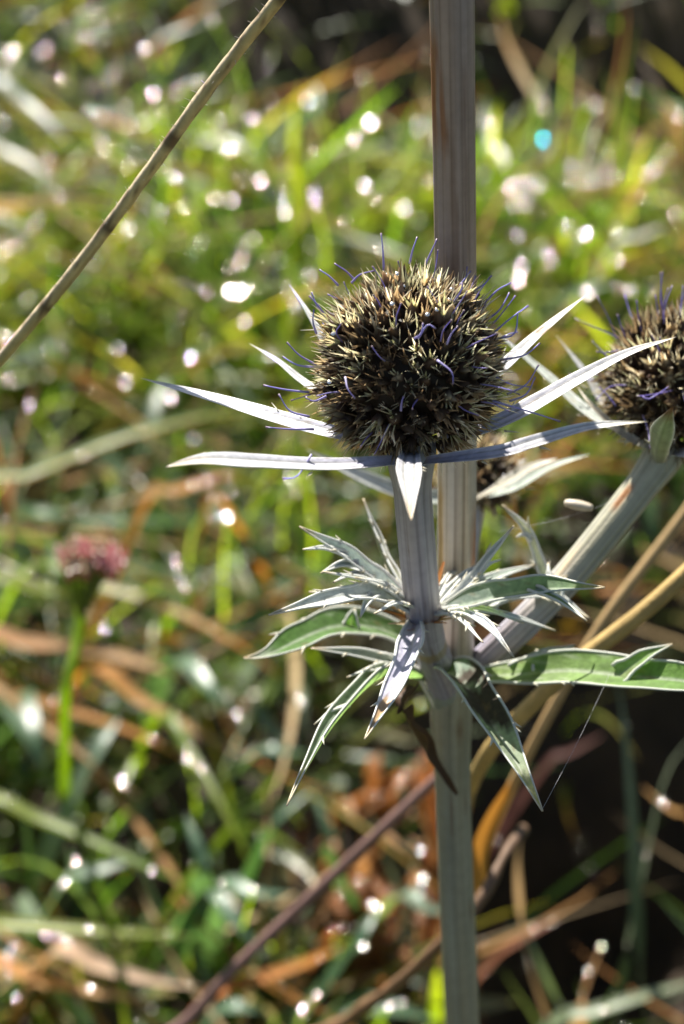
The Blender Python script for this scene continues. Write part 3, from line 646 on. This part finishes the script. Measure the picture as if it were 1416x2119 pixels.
def random_styles(hd, C, rot, Rr, num, seed, zmin=-.3, L=(.0035, .0065)):
    rnd = random.Random(seed)
    for i in range(num):
        z = rnd.uniform(zmin, 1); a = rnd.uniform(0, 2 * math.pi); r = math.sqrt(1 - z * z)
        n = rot @ Vector((r * math.cos(a), r * math.sin(a), z)); p = C + n * Rr
        l = rnd.uniform(*L); d = (n + Vector((rnd.gauss(0, .3), rnd.gauss(0, .3), rnd.gauss(.15, .3)))).normalized(); e = Vector((rnd.gauss(0, .4), rnd.gauss(0, .4), rnd.gauss(0, .4)))
        style_obj(hd, [p, p + d * l * .5, p + d * l + e * l * .25], c0=rnd.choice([(.34, .28, .5), (.4, .36, .55), (.26, .2, .42)]), c1=rnd.choice([(.22, .17, .58), (.3, .26, .6), (.16, .12, .4)]))

C1 = pt(850, 770, 0)
AX1 = Vector((-.02, .05, 1))
hd1, rot1 = head(C1, AX1, .0087, .0093, 340, 190, 5)
random_styles(hd1, C1, rot1, .0096, 34, 31, L=(.0022, .0048))
# styles that stand out against the background: (base px, mid, tip, dz)
for (a, b, c, dz) in [((795, 560), (793, 520), (789, 482), 0), ((848, 545), (855, 515), (864, 490), 0), ((880, 548), (893, 520), (905, 494), -2), ((700, 590), (680, 570), (661, 558), 2), ((735, 580), (715, 560), (692, 545), 3), ((728, 585), (745, 568), (775, 560), -3),
                      ((668, 650), (655, 630), (645, 605), 3), ((675, 665), (665, 640), (640, 612), 0), ((655, 690), (648, 665), (650, 640), -3), ((655, 755), (620, 735), (594, 708), 0), ((650, 760), (615, 755), (585, 738), -2), ((640, 812), (590, 806), (545, 797), -3), ((640, 862), (600, 850), (577, 815), -4), ((650, 888), (600, 888), (550, 884), -4),
                      ((1010, 660), (1035, 640), (1055, 605), 2), ((1000, 630), (1030, 600), (1058, 585), 4), ((985, 600), (1005, 585), (1018, 570), 2), ((1020, 690), (1055, 660), (1094, 632), 0), ((1030, 700), (1065, 690), (1072, 645), 0), ((1035, 745), (1085, 735), (1118, 710), -3), ((1050, 815), (1090, 795), (1115, 755), -3), ((1055, 830), (1090, 815), (1108, 780), -4), ((1020, 830), (1090, 850), (1160, 872), -6),
                      ((865, 700), (885, 672), (902, 680), -12), ((858, 700), (872, 690), (876, 668), -12), ((905, 745), (935, 770), (938, 795), -12), ((925, 712), (935, 690), (948, 675), -11), ((715, 780), (720, 805), (735, 825), -10), ((830, 850), (832, 830), (836, 820), -11), ((950, 640), (968, 615), (985, 570), -4), ((930, 640), (945, 600), (975, 560), -2), ((675, 820), (650, 830), (632, 822), -6), ((940, 625), (955, 600), (957, 585), -7), ((645, 940), (615, 985), (585, 990), -12)]:
    style_obj(hd1, [pt(*a, dz + 1), pt(*b, dz), pt(*c, dz)], r=.00012, c0=random.choice([(.50, .47, .62), (.42, .38, .60)]), c1=random.choice([(.32, .29, .66), (.40, .37, .70), (.22, .17, .46)]))
hd2, rot2 = head(H2, Vector((.25, .08, 1)), .0078, .0080, 300, 80, 8)
random_styles(hd2, H2, rot2, .0092, 34, 77)
for (a, b, c, dz) in [((1330, 690), (1322, 655), (1318, 620), 22), ((1375, 670), (1376, 635), (1392, 590), 20), ((1360, 690), (1362, 650), (1357, 610), 22), ((1300, 710), (1288, 680), (1278, 650), 22), ((1260, 740), (1240, 720), (1225, 705), 22), ((1330, 820), (1345, 825), (1385, 800), 12), ((1275, 840), (1255, 815), (1240, 800), 18), ((1410, 655), (1411, 620), (1414, 590), 20)]:
    style_obj(hd2, [pt(*a, dz + 8), pt(*b, dz + 8), pt(*c, dz + 8)], r=.0001)
hd3, rot3 = head(H3, Vector((.3, .2, 1)), .0042, .0042, 90, 20, 12, scale=.8)

# ---- bracts: closed, stiff, lens-shaped section with grooves
def bract(hd, pts, wpx, dz, c0, c1, tip=None, roll=0.0, widest=.40, groove=0.10, spot=None, thick=.16, up=Vector((0, -.75, 1.5)), n=34):
    wm = wpx / KPX / 1000 * (D0 + dz * .001) / D0 * .5; m = 28; sd = random.uniform(0, 99); lines = [random.gauss(0, .10) for _ in range(m)]; tw = random.uniform(-.25, .25)
    rl0 = roll; roll = lambda t: rl0 + tw * t
    def prof(t):
        if t < widest: return .62 + .38 * math.sin(.5 * math.pi * t / widest)
        q = (t - widest) / (1 - widest); return (1 - q ** 1.7) + .012
    def sec(t):
        ww = wm * prof(t) * (1 + .05 * noise.noise(Vector((t * 11, sd, 0)))); out = []
        for k in range(m):
            a = 2 * math.pi * k / m; x = ww * math.cos(a); y = ww * thick * math.sin(a)
            if math.sin(a) > 0: y = y * .5 + ww * .34 * abs(math.cos(a)) ** 1.4 - (ww * groove if k in (5, 9) else 0) + (ww * .06 if k == 7 else 0)
            else: y += ww * .34 * abs(math.cos(a)) ** 1.4 - (ww * .12 if k == 21 else 0)
            out.append((x, y))
        return out
    def cf(t, k, mm):
        c = lerp(c0, c1, t); e = abs(math.cos(2 * math.pi * k / m))
        if e > .9: c = lerp(c, (.72, .71, .68), .6)
        c = tuple(v * (1 + lines[k]) for v in c)
        if groove and k in (5, 9): c = lerp(c, (.22, .22, .19), .8 * sstep(.05, .3, t + .25 * noise.noise(Vector((t * 20, k, sd)))))
        nv = noise.noise(Vector((t * 16, math.cos(2 * math.pi * k / m) * 1.5, wpx))); c = tuple(v * (1 + .22 * nv) for v in c)
        n4 = noise.noise(Vector((t * 45, k * .5, sd)))
        if n4 > .5: c = lerp(c, (.34, .27, .17), min(.6, (n4 - .5) * 4))
        if tip: c = lerp(c, tip, sstep(.78, .98, t + .1 * nv))
        if spot and k < 15:
            c = lerp(c, spot[2], .8 * sstep(spot[1], spot[1] * .4, abs(t - spot[0]) + .06 * nv))
        return c
    mb = MB(); P = sweep(mb, pts, n, sec, cf, up=up, roll=roll)
    for q in range(2):                       # a few small teeth on the margin
        i = int(n * random.uniform(.3, .6)); sg = random.choice((-1, 1)); T = (P[i + 1] - P[i - 1]).normalized(); W = T.cross(up).normalized() * sg
        e = P[i] + W * wm * prof(i / n) * .8; tube(mb, [e, e + (W + T * 1.6).normalized() * random.uniform(.0010, .0018)], 3, lambda t: .00013 * (1.1 - t), (.66, .62, .48), m=5)
    return mb.build('bract', M['bract'], hd)
W0, W1, WL, GG = (.54, .53, .60), (.70, .70, .67), (.56, .54, .66), (.40, .45, .38)
R0 = pt(851, 942, 0)
bract(hd1, [pt(820, 925, 0), pt(640, 885, 3), pt(450, 828, 8), pt(290, 782, 13)], 40, 4, WL, W1, (.45, .45, .36), roll=-.2, groove=.08)
bract(hd1, [pt(830, 955, -3), pt(680, 966, -10), pt(520, 960, -17), pt(420, 955, -20), pt(343, 966, -22)], 56, -14, WL, W1, (.55, .47, .36), roll=0, widest=.72, up=Vector((0, -.15, 1)), groove=.05)
bract(hd1, [pt(800, 900, 6), pt(640, 800, 12), pt(575, 748, 14), pt(515, 710, 16)], 26, 10, W0, W1, (.5, .48, .36), roll=-.5)
bract(hd1, [pt(800, 880, 8), pt(690, 745, 14), pt(640, 655, 18), pt(597, 586, 22)], 40, 15, (.40, .42, .46), W1, (.62, .6, .45), roll=-.9)
bract(hd1, [pt(880, 900, 8), pt(1030, 775, 10), pt(1120, 690, 11), pt(1214, 610, 13)], 46, 10, W0, W1, (.60, .55, .36), roll=.7, groove=.12, spot=(.72, .05, (.30, .18, .07)))
bract(hd1, [pt(880, 930, 2), pt(1045, 872, 4), pt(1200, 785, 4), pt(1300, 732, 3), pt(1400, 697, 2)], 50, 3, WL, W1, (.62, .56, .46), roll=.5, groove=.12)
bract(hd1, [pt(880, 955, -3), pt(1030, 938, -9), pt(1120, 912, -12), pt(1220, 884, -14), pt(1342, 872, -16)], 38, -10, (.44, .41, .54), (.58, .6, .56), (.46, .42, .28), roll=.15)
bract(hd1, [pt(850, 935, -2), pt(846, 968, -14), pt(848, 1015, -22), pt(851, 1078, -27)], 54, -18, (.40, .39, .46), W1, (.5, .38, .22), roll=0, widest=.55)
for (tx, ty, dz) in ((700, 800, 24), (1010, 790, 24)):     # two hidden behind the head
    bract(hd1, [pt(850, 910, 6), pt(tx, ty - 60, 16), pt(tx + (60 if tx < 850 else -60), ty - 160, dz)], 36, 15, W0, W1)
# second head
bract(hd2, [pt(1390, 930, 30), pt(1235, 866, 35), pt(1130, 775, 40), pt(1025, 686, 44)], 26, 28, (.40, .44, .38), (.46, .5, .44), None, roll=-.3)
bract(hd2, [pt(1390, 900, 34), pt(1265, 850, 38), pt(1212, 775, 41), pt(1150, 692, 44)], 34, 30, (.45, .45, .48), (.55, .56, .54), (.5, .46, .34), roll=-.5)
bract(hd2, [pt(1360, 955, 28), pt(1362, 925, 18), pt(1376, 880, 11), pt(1392, 842, 6)], 52, 6, (.30, .34, .26), (.36, .46, .24), (.20, .10, .04), roll=.2, widest=.6)
bract(hd2, [pt(1390, 940, 30), pt(1440, 935, 24), pt(1530, 900, 20), pt(1620, 870, 18)], 40, 14, W0, W1)
bract(hd2, [pt(1390, 940, 28), pt(1300, 905, 30), pt(1225, 840, 30), pt(1195, 800, 32)], 18, 20, (.46, .42, .34), (.52, .45, .32))
bract(hd2, [pt(1410, 900, 32), pt(1500, 830, 34), pt(1600, 720, 38)], 40, 24, W0, W1)
# third head
bract(hd3, [pt(975, 1030, 60), pt(870, 1025, 58), pt(770, 995, 56), pt(635, 930, 56)], 34, 56, (.42, .47, .40), W1, (.6, .58, .42), roll=.2)
bract(hd3, [pt(990, 1030, 58), pt(1060, 1012, 54), pt(1140, 968, 52), pt(1222, 940, 50)], 28, 54, (.42, .46, .40), (.45, .52, .42), roll=.3)
bract(hd3, [pt(985, 1035, 55), pt(1040, 1005, 50), pt(1100, 968, 48), pt(1155, 948, 47)], 34, 50, (.5, .46, .36), (.6, .56, .44), roll=.4)
bract(hd3, [pt(985, 1030, 58), pt(1040, 985, 60), pt(1090, 950, 62)], 34, 60, (.42, .40, .5), (.5, .5, .52), roll=.4)

# ---- leaves: blade, pale raised margin, side lobes ending in spines
def leaf(pts, wpx, dz, c0=(.24, .29, .25), c1=(.22, .28, .2), tip=(.50, .42, .26), fold=.5, roll=0.0, widest=.35, lobes=(), spots=(), rim=.00023, wavy=.05, edgecol=(.60, .62, .54), rimmed=True, basew=.45, mat='leaf', up=Vector((0, -.45, 1.3))):
    sc = (D0 + dz * .001) / D0; wm = wpx / KPX / 1000 * sc * (.78 if mat == 'silver' else .92)
    if mat == 'silver': edgecol = (.74, .75, .70)
    mb = MB(); rims = []
    def one(pts, wm, n, bw, sp, tp, wd=None, ex=1.5):
        wd = widest if wd is None else wd
        def width(t):
            if t < wd: return wm * (bw + (1 - bw) * math.sin(.5 * math.pi * t / wd))
            q = (t - wd) / (1 - wd); return wm * ((1 - q ** ex) * (1 - .12 * math.sin(q * 9)) + .015)
        def colour(t, s):
            c = lerp(c0, c1, t); nv = noise.noise(Vector((t * 9, s * 2.5, wpx + dz)))
            c = tuple(v * (1 + .35 * nv) for v in c)
            vein = abs(math.sin(t * 26 + abs(s) * 5)) < .16
            if vein: c = lerp(c, edgecol, .3)
            if abs(s) < .1: c = lerp(c, edgecol, .45)
            if abs(s) > .85: c = lerp(c, edgecol, .8)
            for (t0, wdt, sc_) in sp: c = lerp(c, sc_, .93 * sstep(wdt, wdt * .55, abs(t - t0) + .10 * nv + .03 * s))
            n5 = noise.noise(Vector((t * 22, s * 5, wpx * 1.7)))
            if n5 > .48: c = lerp(c, (.20, .13, .07), min(.7, (n5 - .48) * 4))
            return lerp(c, tp, sstep(.80, .97, t))
        P, R = ribbon(mb, pts, n, width, colour, up=up, fold=fold, roll=roll, nw=6, wavy=wavy)
        rims.append([Vector(mb.v[r[0]]) for r in R]); rims.append([Vector(mb.v[r[-1]]) for r in R])
        return P
    P = one(pts, wm, 34, basew, spots, tip)
    for (t, tippt, wl, ldz) in lobes:
        q = P[int(t * 34)]; tp = pt(*tippt, ldz); mid = q.lerp(tp, .5) + Vector((0, 0, .0006))
        one([q, mid, tp], wl / KPX / 1000 * sc, 10, .9, (), (.62, .56, .38), .06, .85)
    o = mb.build('leaf', M[mat], HOLLY)
    if rimmed:
        for i, r in enumerate(rims):
            m2 = MB(); n = len(r) - 1
            tube(m2, r[::2] if n > 12 else r, len(r) - 1, lambda t: rim * (1 - .6 * t), lambda t, k, m: lerp(edgecol, (.6, .5, .32), sstep(.85, 1, t)), m=5); 
            if n > 12:
                for q in range(3):
                    j = random.randint(6, n - 8); T = (r[j + 1] - r[j - 1]).normalized(); ctr = (rims[i ^ 1][j] + r[j]) / 2; W = (r[j] - ctr)
                    if W.length > 1e-6:
                        W.normalize(); tube(m2, [r[j], r[j] + (W + T * 1.3).normalized() * random.uniform(.0007, .0015)], 3, lambda t: rim * .9 * (1.1 - t), (.64, .60, .46), m=5)
            m2.build('margin', M['margin'], o)
    return o
# whorl under the focused head
leaf([pt(850, 1262, 22), pt(790, 1215, 20), pt(712, 1150, 16), pt(620, 1090, 13)], 78, 17, (.36, .40, .47), (.34, .40, .42), roll=-.1, fold=.7, lobes=[(.62, (627, 1137), 26, 12), (.50, (664, 1186), 34, 14), (.40, (690, 1205), 24, 12)], mat='silver')
leaf([pt(850, 1255, 26), pt(808, 1190, 28), pt(775, 1110, 30), pt(752, 1032, 31)], 52, 29, (.30, .30, .16), (.24, .26, .18), (.45, .3, .2), roll=-1.0, fold=.8, mat='silver')
leaf([pt(850, 1265, 20), pt(770, 1230, 14), pt(660, 1245, 8), pt(556, 1273, 5)], 66, 10, (.58, .60, .60), (.64, .66, .60), roll=.0, fold=.35, lobes=[(.35, (745, 1278), 26, 10)], mat='silver')
leaf([pt(860, 1290, 20), pt(850, 1345, 12), pt(815, 1430, 3), pt(755, 1530, -6)], 84, 4, (.48, .46, .60), (.54, .54, .60), (.36, .24, .12), roll=-.2, fold=.6, widest=.3, spots=[(.83, .14, (.40, .26, .12))], wavy=.02, mat='silver')
leaf([pt(905, 1270, 22), pt(965, 1225, 20), pt(1015, 1160, 18), pt(1064, 1088, 16)], 56, 18, (.42, .44, .50), (.36, .42, .42), roll=.6, fold=.7, lobes=[(.45, (1036, 1158), 22, 22)], mat='silver')
leaf([pt(905, 1272, 21), pt(980, 1248, 16), pt(1110, 1222, 11), pt(1252, 1216, 6)], 86, 12, (.28, .32, .33), (.17, .27, .11), roll=.15, fold=.55, widest=.4, lobes=[(.62, (1215, 1285), 30, 3)])
leaf([pt(900, 1276, 20), pt(965, 1275, 14), pt(1015, 1305, 9), pt(1064, 1361, 6)], 46, 10, (.40, .40, .52), (.36, .42, .46), roll=.35, fold=.6, mat='silver')
leaf([pt(905, 1262, 24), pt(985, 1215, 27), pt(1060, 1185, 30), pt(1112, 1168, 32)], 52, 28, (.3, .34, .3), (.28, .33, .28), roll=.5, fold=.4, mat='silver')
leaf([pt(1150, 1240, 34), pt(1128, 1180, 33), pt(1095, 1100, 32), pt(1040, 1045, 31)], 34, 32, (.34, .38, .34), (.46, .42, .30), (.12, .07, .04), roll=.9, fold=.6, lobes=[(.6, (1068, 1112), 14, 32)], mat='silver')
leaf([pt(1000, 1260, 30), pt(1075, 1235, 30), pt(1145, 1240, 30), pt(1220, 1280, 28)], 54, 30, (.34, .38, .34), (.45, .48, .42), roll=.4, fold=.5, lobes=[(.6, (1135, 1165), 20, 31), (.7, (1172, 1195), 26, 30)], mat='silver')
for (x, y, wd, dz) in ((668, 1183, 26, 10), (700, 1165, 22, 24), (735, 1195, 20, 12), (640, 1225, 24, 22), (775, 1270, 22, 6), (1010, 1165, 24, 28), (1085, 1290, 24, 12), (1175, 1192, 22, 26), (1000, 1330, 18, 8), (835, 1180, 18, 30), (950, 1175, 20, 30), (1150, 1305, 22, 22)):
    b0 = pt(868 if x < 880 else 895, 1268, 21); tp = pt(x, y, dz)
    leaf([b0, b0.lerp(tp, .5) + Vector((0, 0, .0012)), tp], wd, dz, (.44, .47, .50), (.50, .54, .50), (.62, .52, .32), roll=-.2 if x < 880 else .3, fold=.8, mat='silver')
# lower whorl round the main node
leaf([pt(870, 1340, 40), pt(780, 1300, 38), pt(680, 1300, 34), pt(560, 1352, 28), pt(505, 1362, 27)], 96, 34, (.12, .20, .07), (.09, .19, .04), (.45, .48, .40), roll=-.15, fold=.35, widest=.5, lobes=[(.4, (735, 1260), 40, 36)], spots=[])
leaf([pt(880, 1400, 36), pt(800, 1370, 30), pt(720, 1352, 26), pt(644, 1342, 23)], 50, 28, (.22, .27, .22), (.24, .29, .24), roll=-.1, fold=.5, lobes=[(.35, (785, 1352), 20, 26)], mat='silver')
leaf([pt(880, 1410, 36), pt(792, 1402, 22), pt(700, 1490, 12), pt(636, 1590, 6), pt(594, 1668, 2)], 74, 10, (.22, .29, .22), (.30, .36, .28), (.62, .50, .30), roll=-.55, fold=.95, widest=.4, lobes=[(.34, (718, 1402), 30, 20), (.60, (650, 1500), 14, 12)])
leaf([pt(905, 1395, 35), pt(948, 1400, 27), pt(1010, 1485, 15), pt(1075, 1590, 6), pt(1123, 1679, 1)], 112, 15, (.20, .26, .22), (.34, .40, .26), (.66, .58, .34), roll=.1, fold=.6, widest=.3, spots=[(.48, .17, (.035, .02, .014)), (.27, .06, (.05, .03, .02))], basew=.5)
leaf([pt(925, 1420, 40), pt(1000, 1402, 34), pt(1090, 1395, 29), pt(1180, 1388, 26), pt(1300, 1400, 22), pt(1420, 1410, 19), pt(1560, 1440, 15)], 104, 24, (.26, .33, .14), (.12, .26, .04), roll=.05, fold=.35, widest=.62, basew=.18, lobes=[(.63, (1392, 1333), 56, 21), (.32, (1190, 1335), 54, 34), (.40, (1110, 1345), 40, 36)])
# withered brown strip in front of the lower stem
mb = MB(); ribbon(mb, [pt(865, 1420, 32), pt(835, 1470, 30), pt(880, 1555, 40), pt(945, 1645, 46)], 24, lambda t: .0030 * math.sin(math.pi * (.2 + .78 * t)) + .0003, lambda t, s: (.07, .035, .018) if abs(s) < .8 else (.13, .07, .03), fold=.7, roll=-.9, wavy=.3)
mb.build('withered_leaf', M['stalk'], HOLLY)
# papery ring at the whorl
mb = MB()
for k in range(16):
    a = 2 * math.pi * k / 16; c = pt(878, 1283, 22); d = Vector((math.cos(a), math.sin(a), .25 + .3 * random.random()))
    ribbon(mb, [c + Vector((0, 0, -.0005)), c + d * .0022, c + d * random.uniform(.0042, .0066) + Vector((0, 0, .0008))], 5, lambda t: .0015 * (1 - t * .8), lambda t, s: lerp((.40, .22, .06), (.36, .15, .05) if k % 2 else (.60, .52, .38), t), nw=1)
o = mb.build('papery_collar', M['dry'], HOLLY)

# ------------------------------------------------------------------ bits caught on threads, spider silk
def thread(a, b, label, sag=.0006):
    mb = MB(); mid = (a + b) / 2 - Vector((0, 0, sag)); tube(mb, [a, mid, b], 10, .000011, (.7, .7, .7), m=4)
    return tag(mb.build('spider_thread', M['style'], origin=a), label, 'thread')
thread(pt(1032, 1100, 30), pt(1290, 1030, 26), 'spider thread from the main stem to the right branch')
thread(pt(1122, 1676, 1), pt(1262, 1395, 22), 'spider thread from the drooping leaf tip to the big green leaf')
mb = MB()
tube(mb, [pt(1170, 1040, 28), pt(1185, 1043, 27.6), pt(1210, 1048, 27.3), pt(1226, 1051, 27)], 12, lambda t: .00062 * math.sin(math.pi * (.12 + .76 * t)) ** .5, lambda t, k, m: (.62, .55, .44) if k % 3 else (.5, .42, .3), m=9)
tag(mb.build('dry_floret', M['bract'], origin=pt(1170, 1040, 28)), 'single pale dry floret caught on the spider thread', 'floret')

# ------------------------------------------------------------------ dew
def dome():
    mb = MB(); m = 10; H = .13
    top = mb.vert((0, 0, H), (1, 1, 1)); rings = []
    for r, z in ((.35, H * .9), (.68, H * .58), (.92, H * .2), (1.0, -.05), (.7, -.16)): rings.append([mb.vert((r * math.cos(2 * math.pi * k / m), r * math.sin(2 * math.pi * k / m), z), (1, 1, 1)) for k in range(m)])
    for k in range(m): mb.f.append((top, rings[0][k], rings[0][(k + 1) % m]))
    for A, B in zip(rings, rings[1:]):
        for k in range(m): mb.f.append((A[k], B[k], B[(k + 1) % m], A[(k + 1) % m]))
    mb.f.append(tuple(reversed(rings[-1])))
    return mb
o = dome().build('dewdrop', M['dew']); DEW = o.data; bpy.data.objects.remove(o)
o = dome().build('dewdrop', M['dew_cyan']); DEWC = o.data; bpy.data.objects.remove(o)
bvh = BVHTree.FromPolygons(BVH_V, BVH_F)
HALF = (SUN_DIR + (-FWD)).normalized()
SPARK = [(124,52),(24,103,2),(5,130),(97,100),(208,88),(243,107),(132,160),(99,317),(46,316),(90,375),(215,302),(209,238),(270,200),(318,195),(348,212),(207,290),(414,120),(414,170),(557,133),(567,165),(559,207),(637,210),(524,243),(455,300),(480,310),(530,345),(541,372,2),(500,370),(275,343),(445,410),(480,415),(588,440),(266,470),(110,525),(417,500),(365,545),(502,482),(500,510),(56,620),(428,603),(475,603,3),(498,603,3),(505,665),(6,700),(37,660),(395,740),(424,765,2),(232,790),(258,790),(585,400),(648,395),(650,535),(637,570),(60,500),(160,15),(195,20),(300,100),(230,160),(58,35),(440,40),
 (1008,15),(864,45),(1020,58),(1040,40),(1240,30,2),(1249,65),(1142,85),(1130,115),(1218,110),(1015,143),(1174,100),(772,80),(792,190),(815,190),(867,215),(866,255),(768,252,3),(735,285),(995,255),(1112,188),(1197,205),(1237,215),(1383,150),(1405,240),(1083,297),(1145,265),(1160,300),(1230,285),(1213,290),(1349,315),(1385,315),(1056,385),(1032,395),(1090,380),(1121,383),(1340,360),(756,383,2),(787,420),(838,432),(860,430),(1065,427),(1090,420),(1137,450),(1042,485),(1213,485),(1190,515),(1230,525),(1321,445),(1080,550),(1075,580),(1220,575),(1215,605),(1310,600),(1278,540),(1400,445),
 (275,835,2),(350,820),(400,907),(165,1005),(125,1032),(218,1015),(472,1070,3),(218,1300),(253,1237),(440,1035),(600,985,2),(365,1160),
 (12,1560),(30,1613),(251,1616,2),(385,1573),(448,1795),(460,1928,2),(610,1932),(78,2085),(650,1725),(650,1950),(525,1840),(540,1950),(535,1610),(690,1640),(625,2090),(655,2060),
 (1115,1932),(1110,1690),(1175,1680),(1290,1520),(1294,1795),(1375,1590),(735,1920),(752,1960),(740,2083),(805,2083),(770,2085),(1305,1740),(1125,288,9)]
def hit(px, py):
    d = (RGT * ((px - 708) / KPX / 1000 / D0) + UPV * ((1059.5 - py) / KPX / 1000 / D0) + FWD).normalized()
    loc, n, i, dist = bvh.ray_cast(CAM, d)
    return loc
DLAB = 'round white glinting dewdrop on a blurred grass blade'
rd = random.Random(3)
for _ in range(150): SPARK.append((rd.uniform(0, 1416), rd.triangular(0, 1300, 60), .6))
shoots = MB()
for s in SPARK:
    if s[0] > 1030 and s[1] > 1450 and s[:2] != (1115, 1932): continue
    if s[:2] != (1125, 288) and math.hypot(s[0] - 1125, s[1] - 288) < 55: continue
    loc = hit(s[0], s[1])
    if loc is None: continue
    b = s[2] if len(s) > 2 else rd.choice([.8, 1, 1.2])
    n = (HALF + Vector((rd.gauss(0, .055), rd.gauss(0, .055), 0))).normalized()
    if b >= 2: n = (HALF + Vector((rd.gauss(0, .02), rd.gauss(0, .02), 0))).normalized()
    r = {.6: .00038, 2: .00066, 3: .0009, 9: .0008}.get(b, .0005 * b) * (.72 if s[1] > 900 else 1)
    ray = (loc - CAM).normalized(); tipp = loc - ray * (.035 if s[:2] == (1125, 288) else .022)
    side = Vector((rd.gauss(0, .006), rd.gauss(.004, .006), 0)); foot = to_ground(loc, side)
    cg = random.choice(GREENS)
    ribbon(shoots, [foot, (foot + tipp) / 2 + Vector((side.x * .3, .002, .006)), tipp - HALF * .0003], 6, lambda t: .0016 * (1 - .7 * t), lambda t, q: cg, nw=1, roll=rd.uniform(-.4, .4))
    loc = tipp
    o = link('dewdrop', DEWC if b == 9 else DEW, mw=Matrix.Translation(loc) @ frame(n).to_4x4() @ Matrix.Scale(r, 4))
    if b == 9: tag(o, 'dewdrop glinting bright cyan beyond the main stem', 'dewdrop')
    else: tag(o, DLAB, 'dewdrop', 'dewdrops glinting on the turf')
tag(shoots.build('dewy_shoots', M['grass']), 'thin green shoots whose tips carry the dewdrops', 'grass', kind='stuff')
# the dew beyond counting: small drops at every angle on the blades all over the turf
fine = MB(); DV = [v.co.copy() for v in DEW.vertices]; DF = [tuple(f.vertices) for f in DEW.polygons]
for _ in range(6500):
    v0 = Vector(BVH_V[rd.randrange(len(BVH_V))]); r = rd.uniform(.0002, .00038)
    n = Vector((rd.gauss(-.05, .15), rd.gauss(0, .15), 1)).normalized(); R = frame(n); o0 = len(fine.v)
    for q in DV: fine.vert(v0 + R @ (q * r) + Vector((0, 0, .0002)), (1, 1, 1))
    fine.f.extend(tuple(o0 + q for q in f) for f in DF)
tag(fine.build('fine_dew', M['dew']), 'fine scattered dew wetting the blades of the turf', 'dew', kind='stuff')
# a clear drop on the drooping leaf, and tiny drops on the head
def bead(p, r, label, group=None):
    n = (HALF * .6 + Vector((0, -.3, .4))).normalized()
    return tag(link('dewdrop', DEW, mw=Matrix.Translation(p) @ frame(n).to_4x4() @ Matrix.Scale(r, 4)), label, 'dewdrop', group)
bead(pt(927, 1466, stem_dz(1466) - 2.7), .0006, 'clear dewdrop on the thick stem beside the drooping spotted leaf')
for (x, y, dz) in ((935, 598, -5), (955, 596, -4), (800, 568, -3), (822, 566, -4), (812, 628, -9), (885, 650, -10), (760, 610, -6), (905, 640, -9), (690, 690, -6), (682, 790, -6), (840, 590, -6), (985, 640, -4), (930, 620, -7)):
    bead(pt(x, y, dz), .00028, 'tiny glinting dewdrop among the florets of the focused head', 'dewdrops on the focused head')
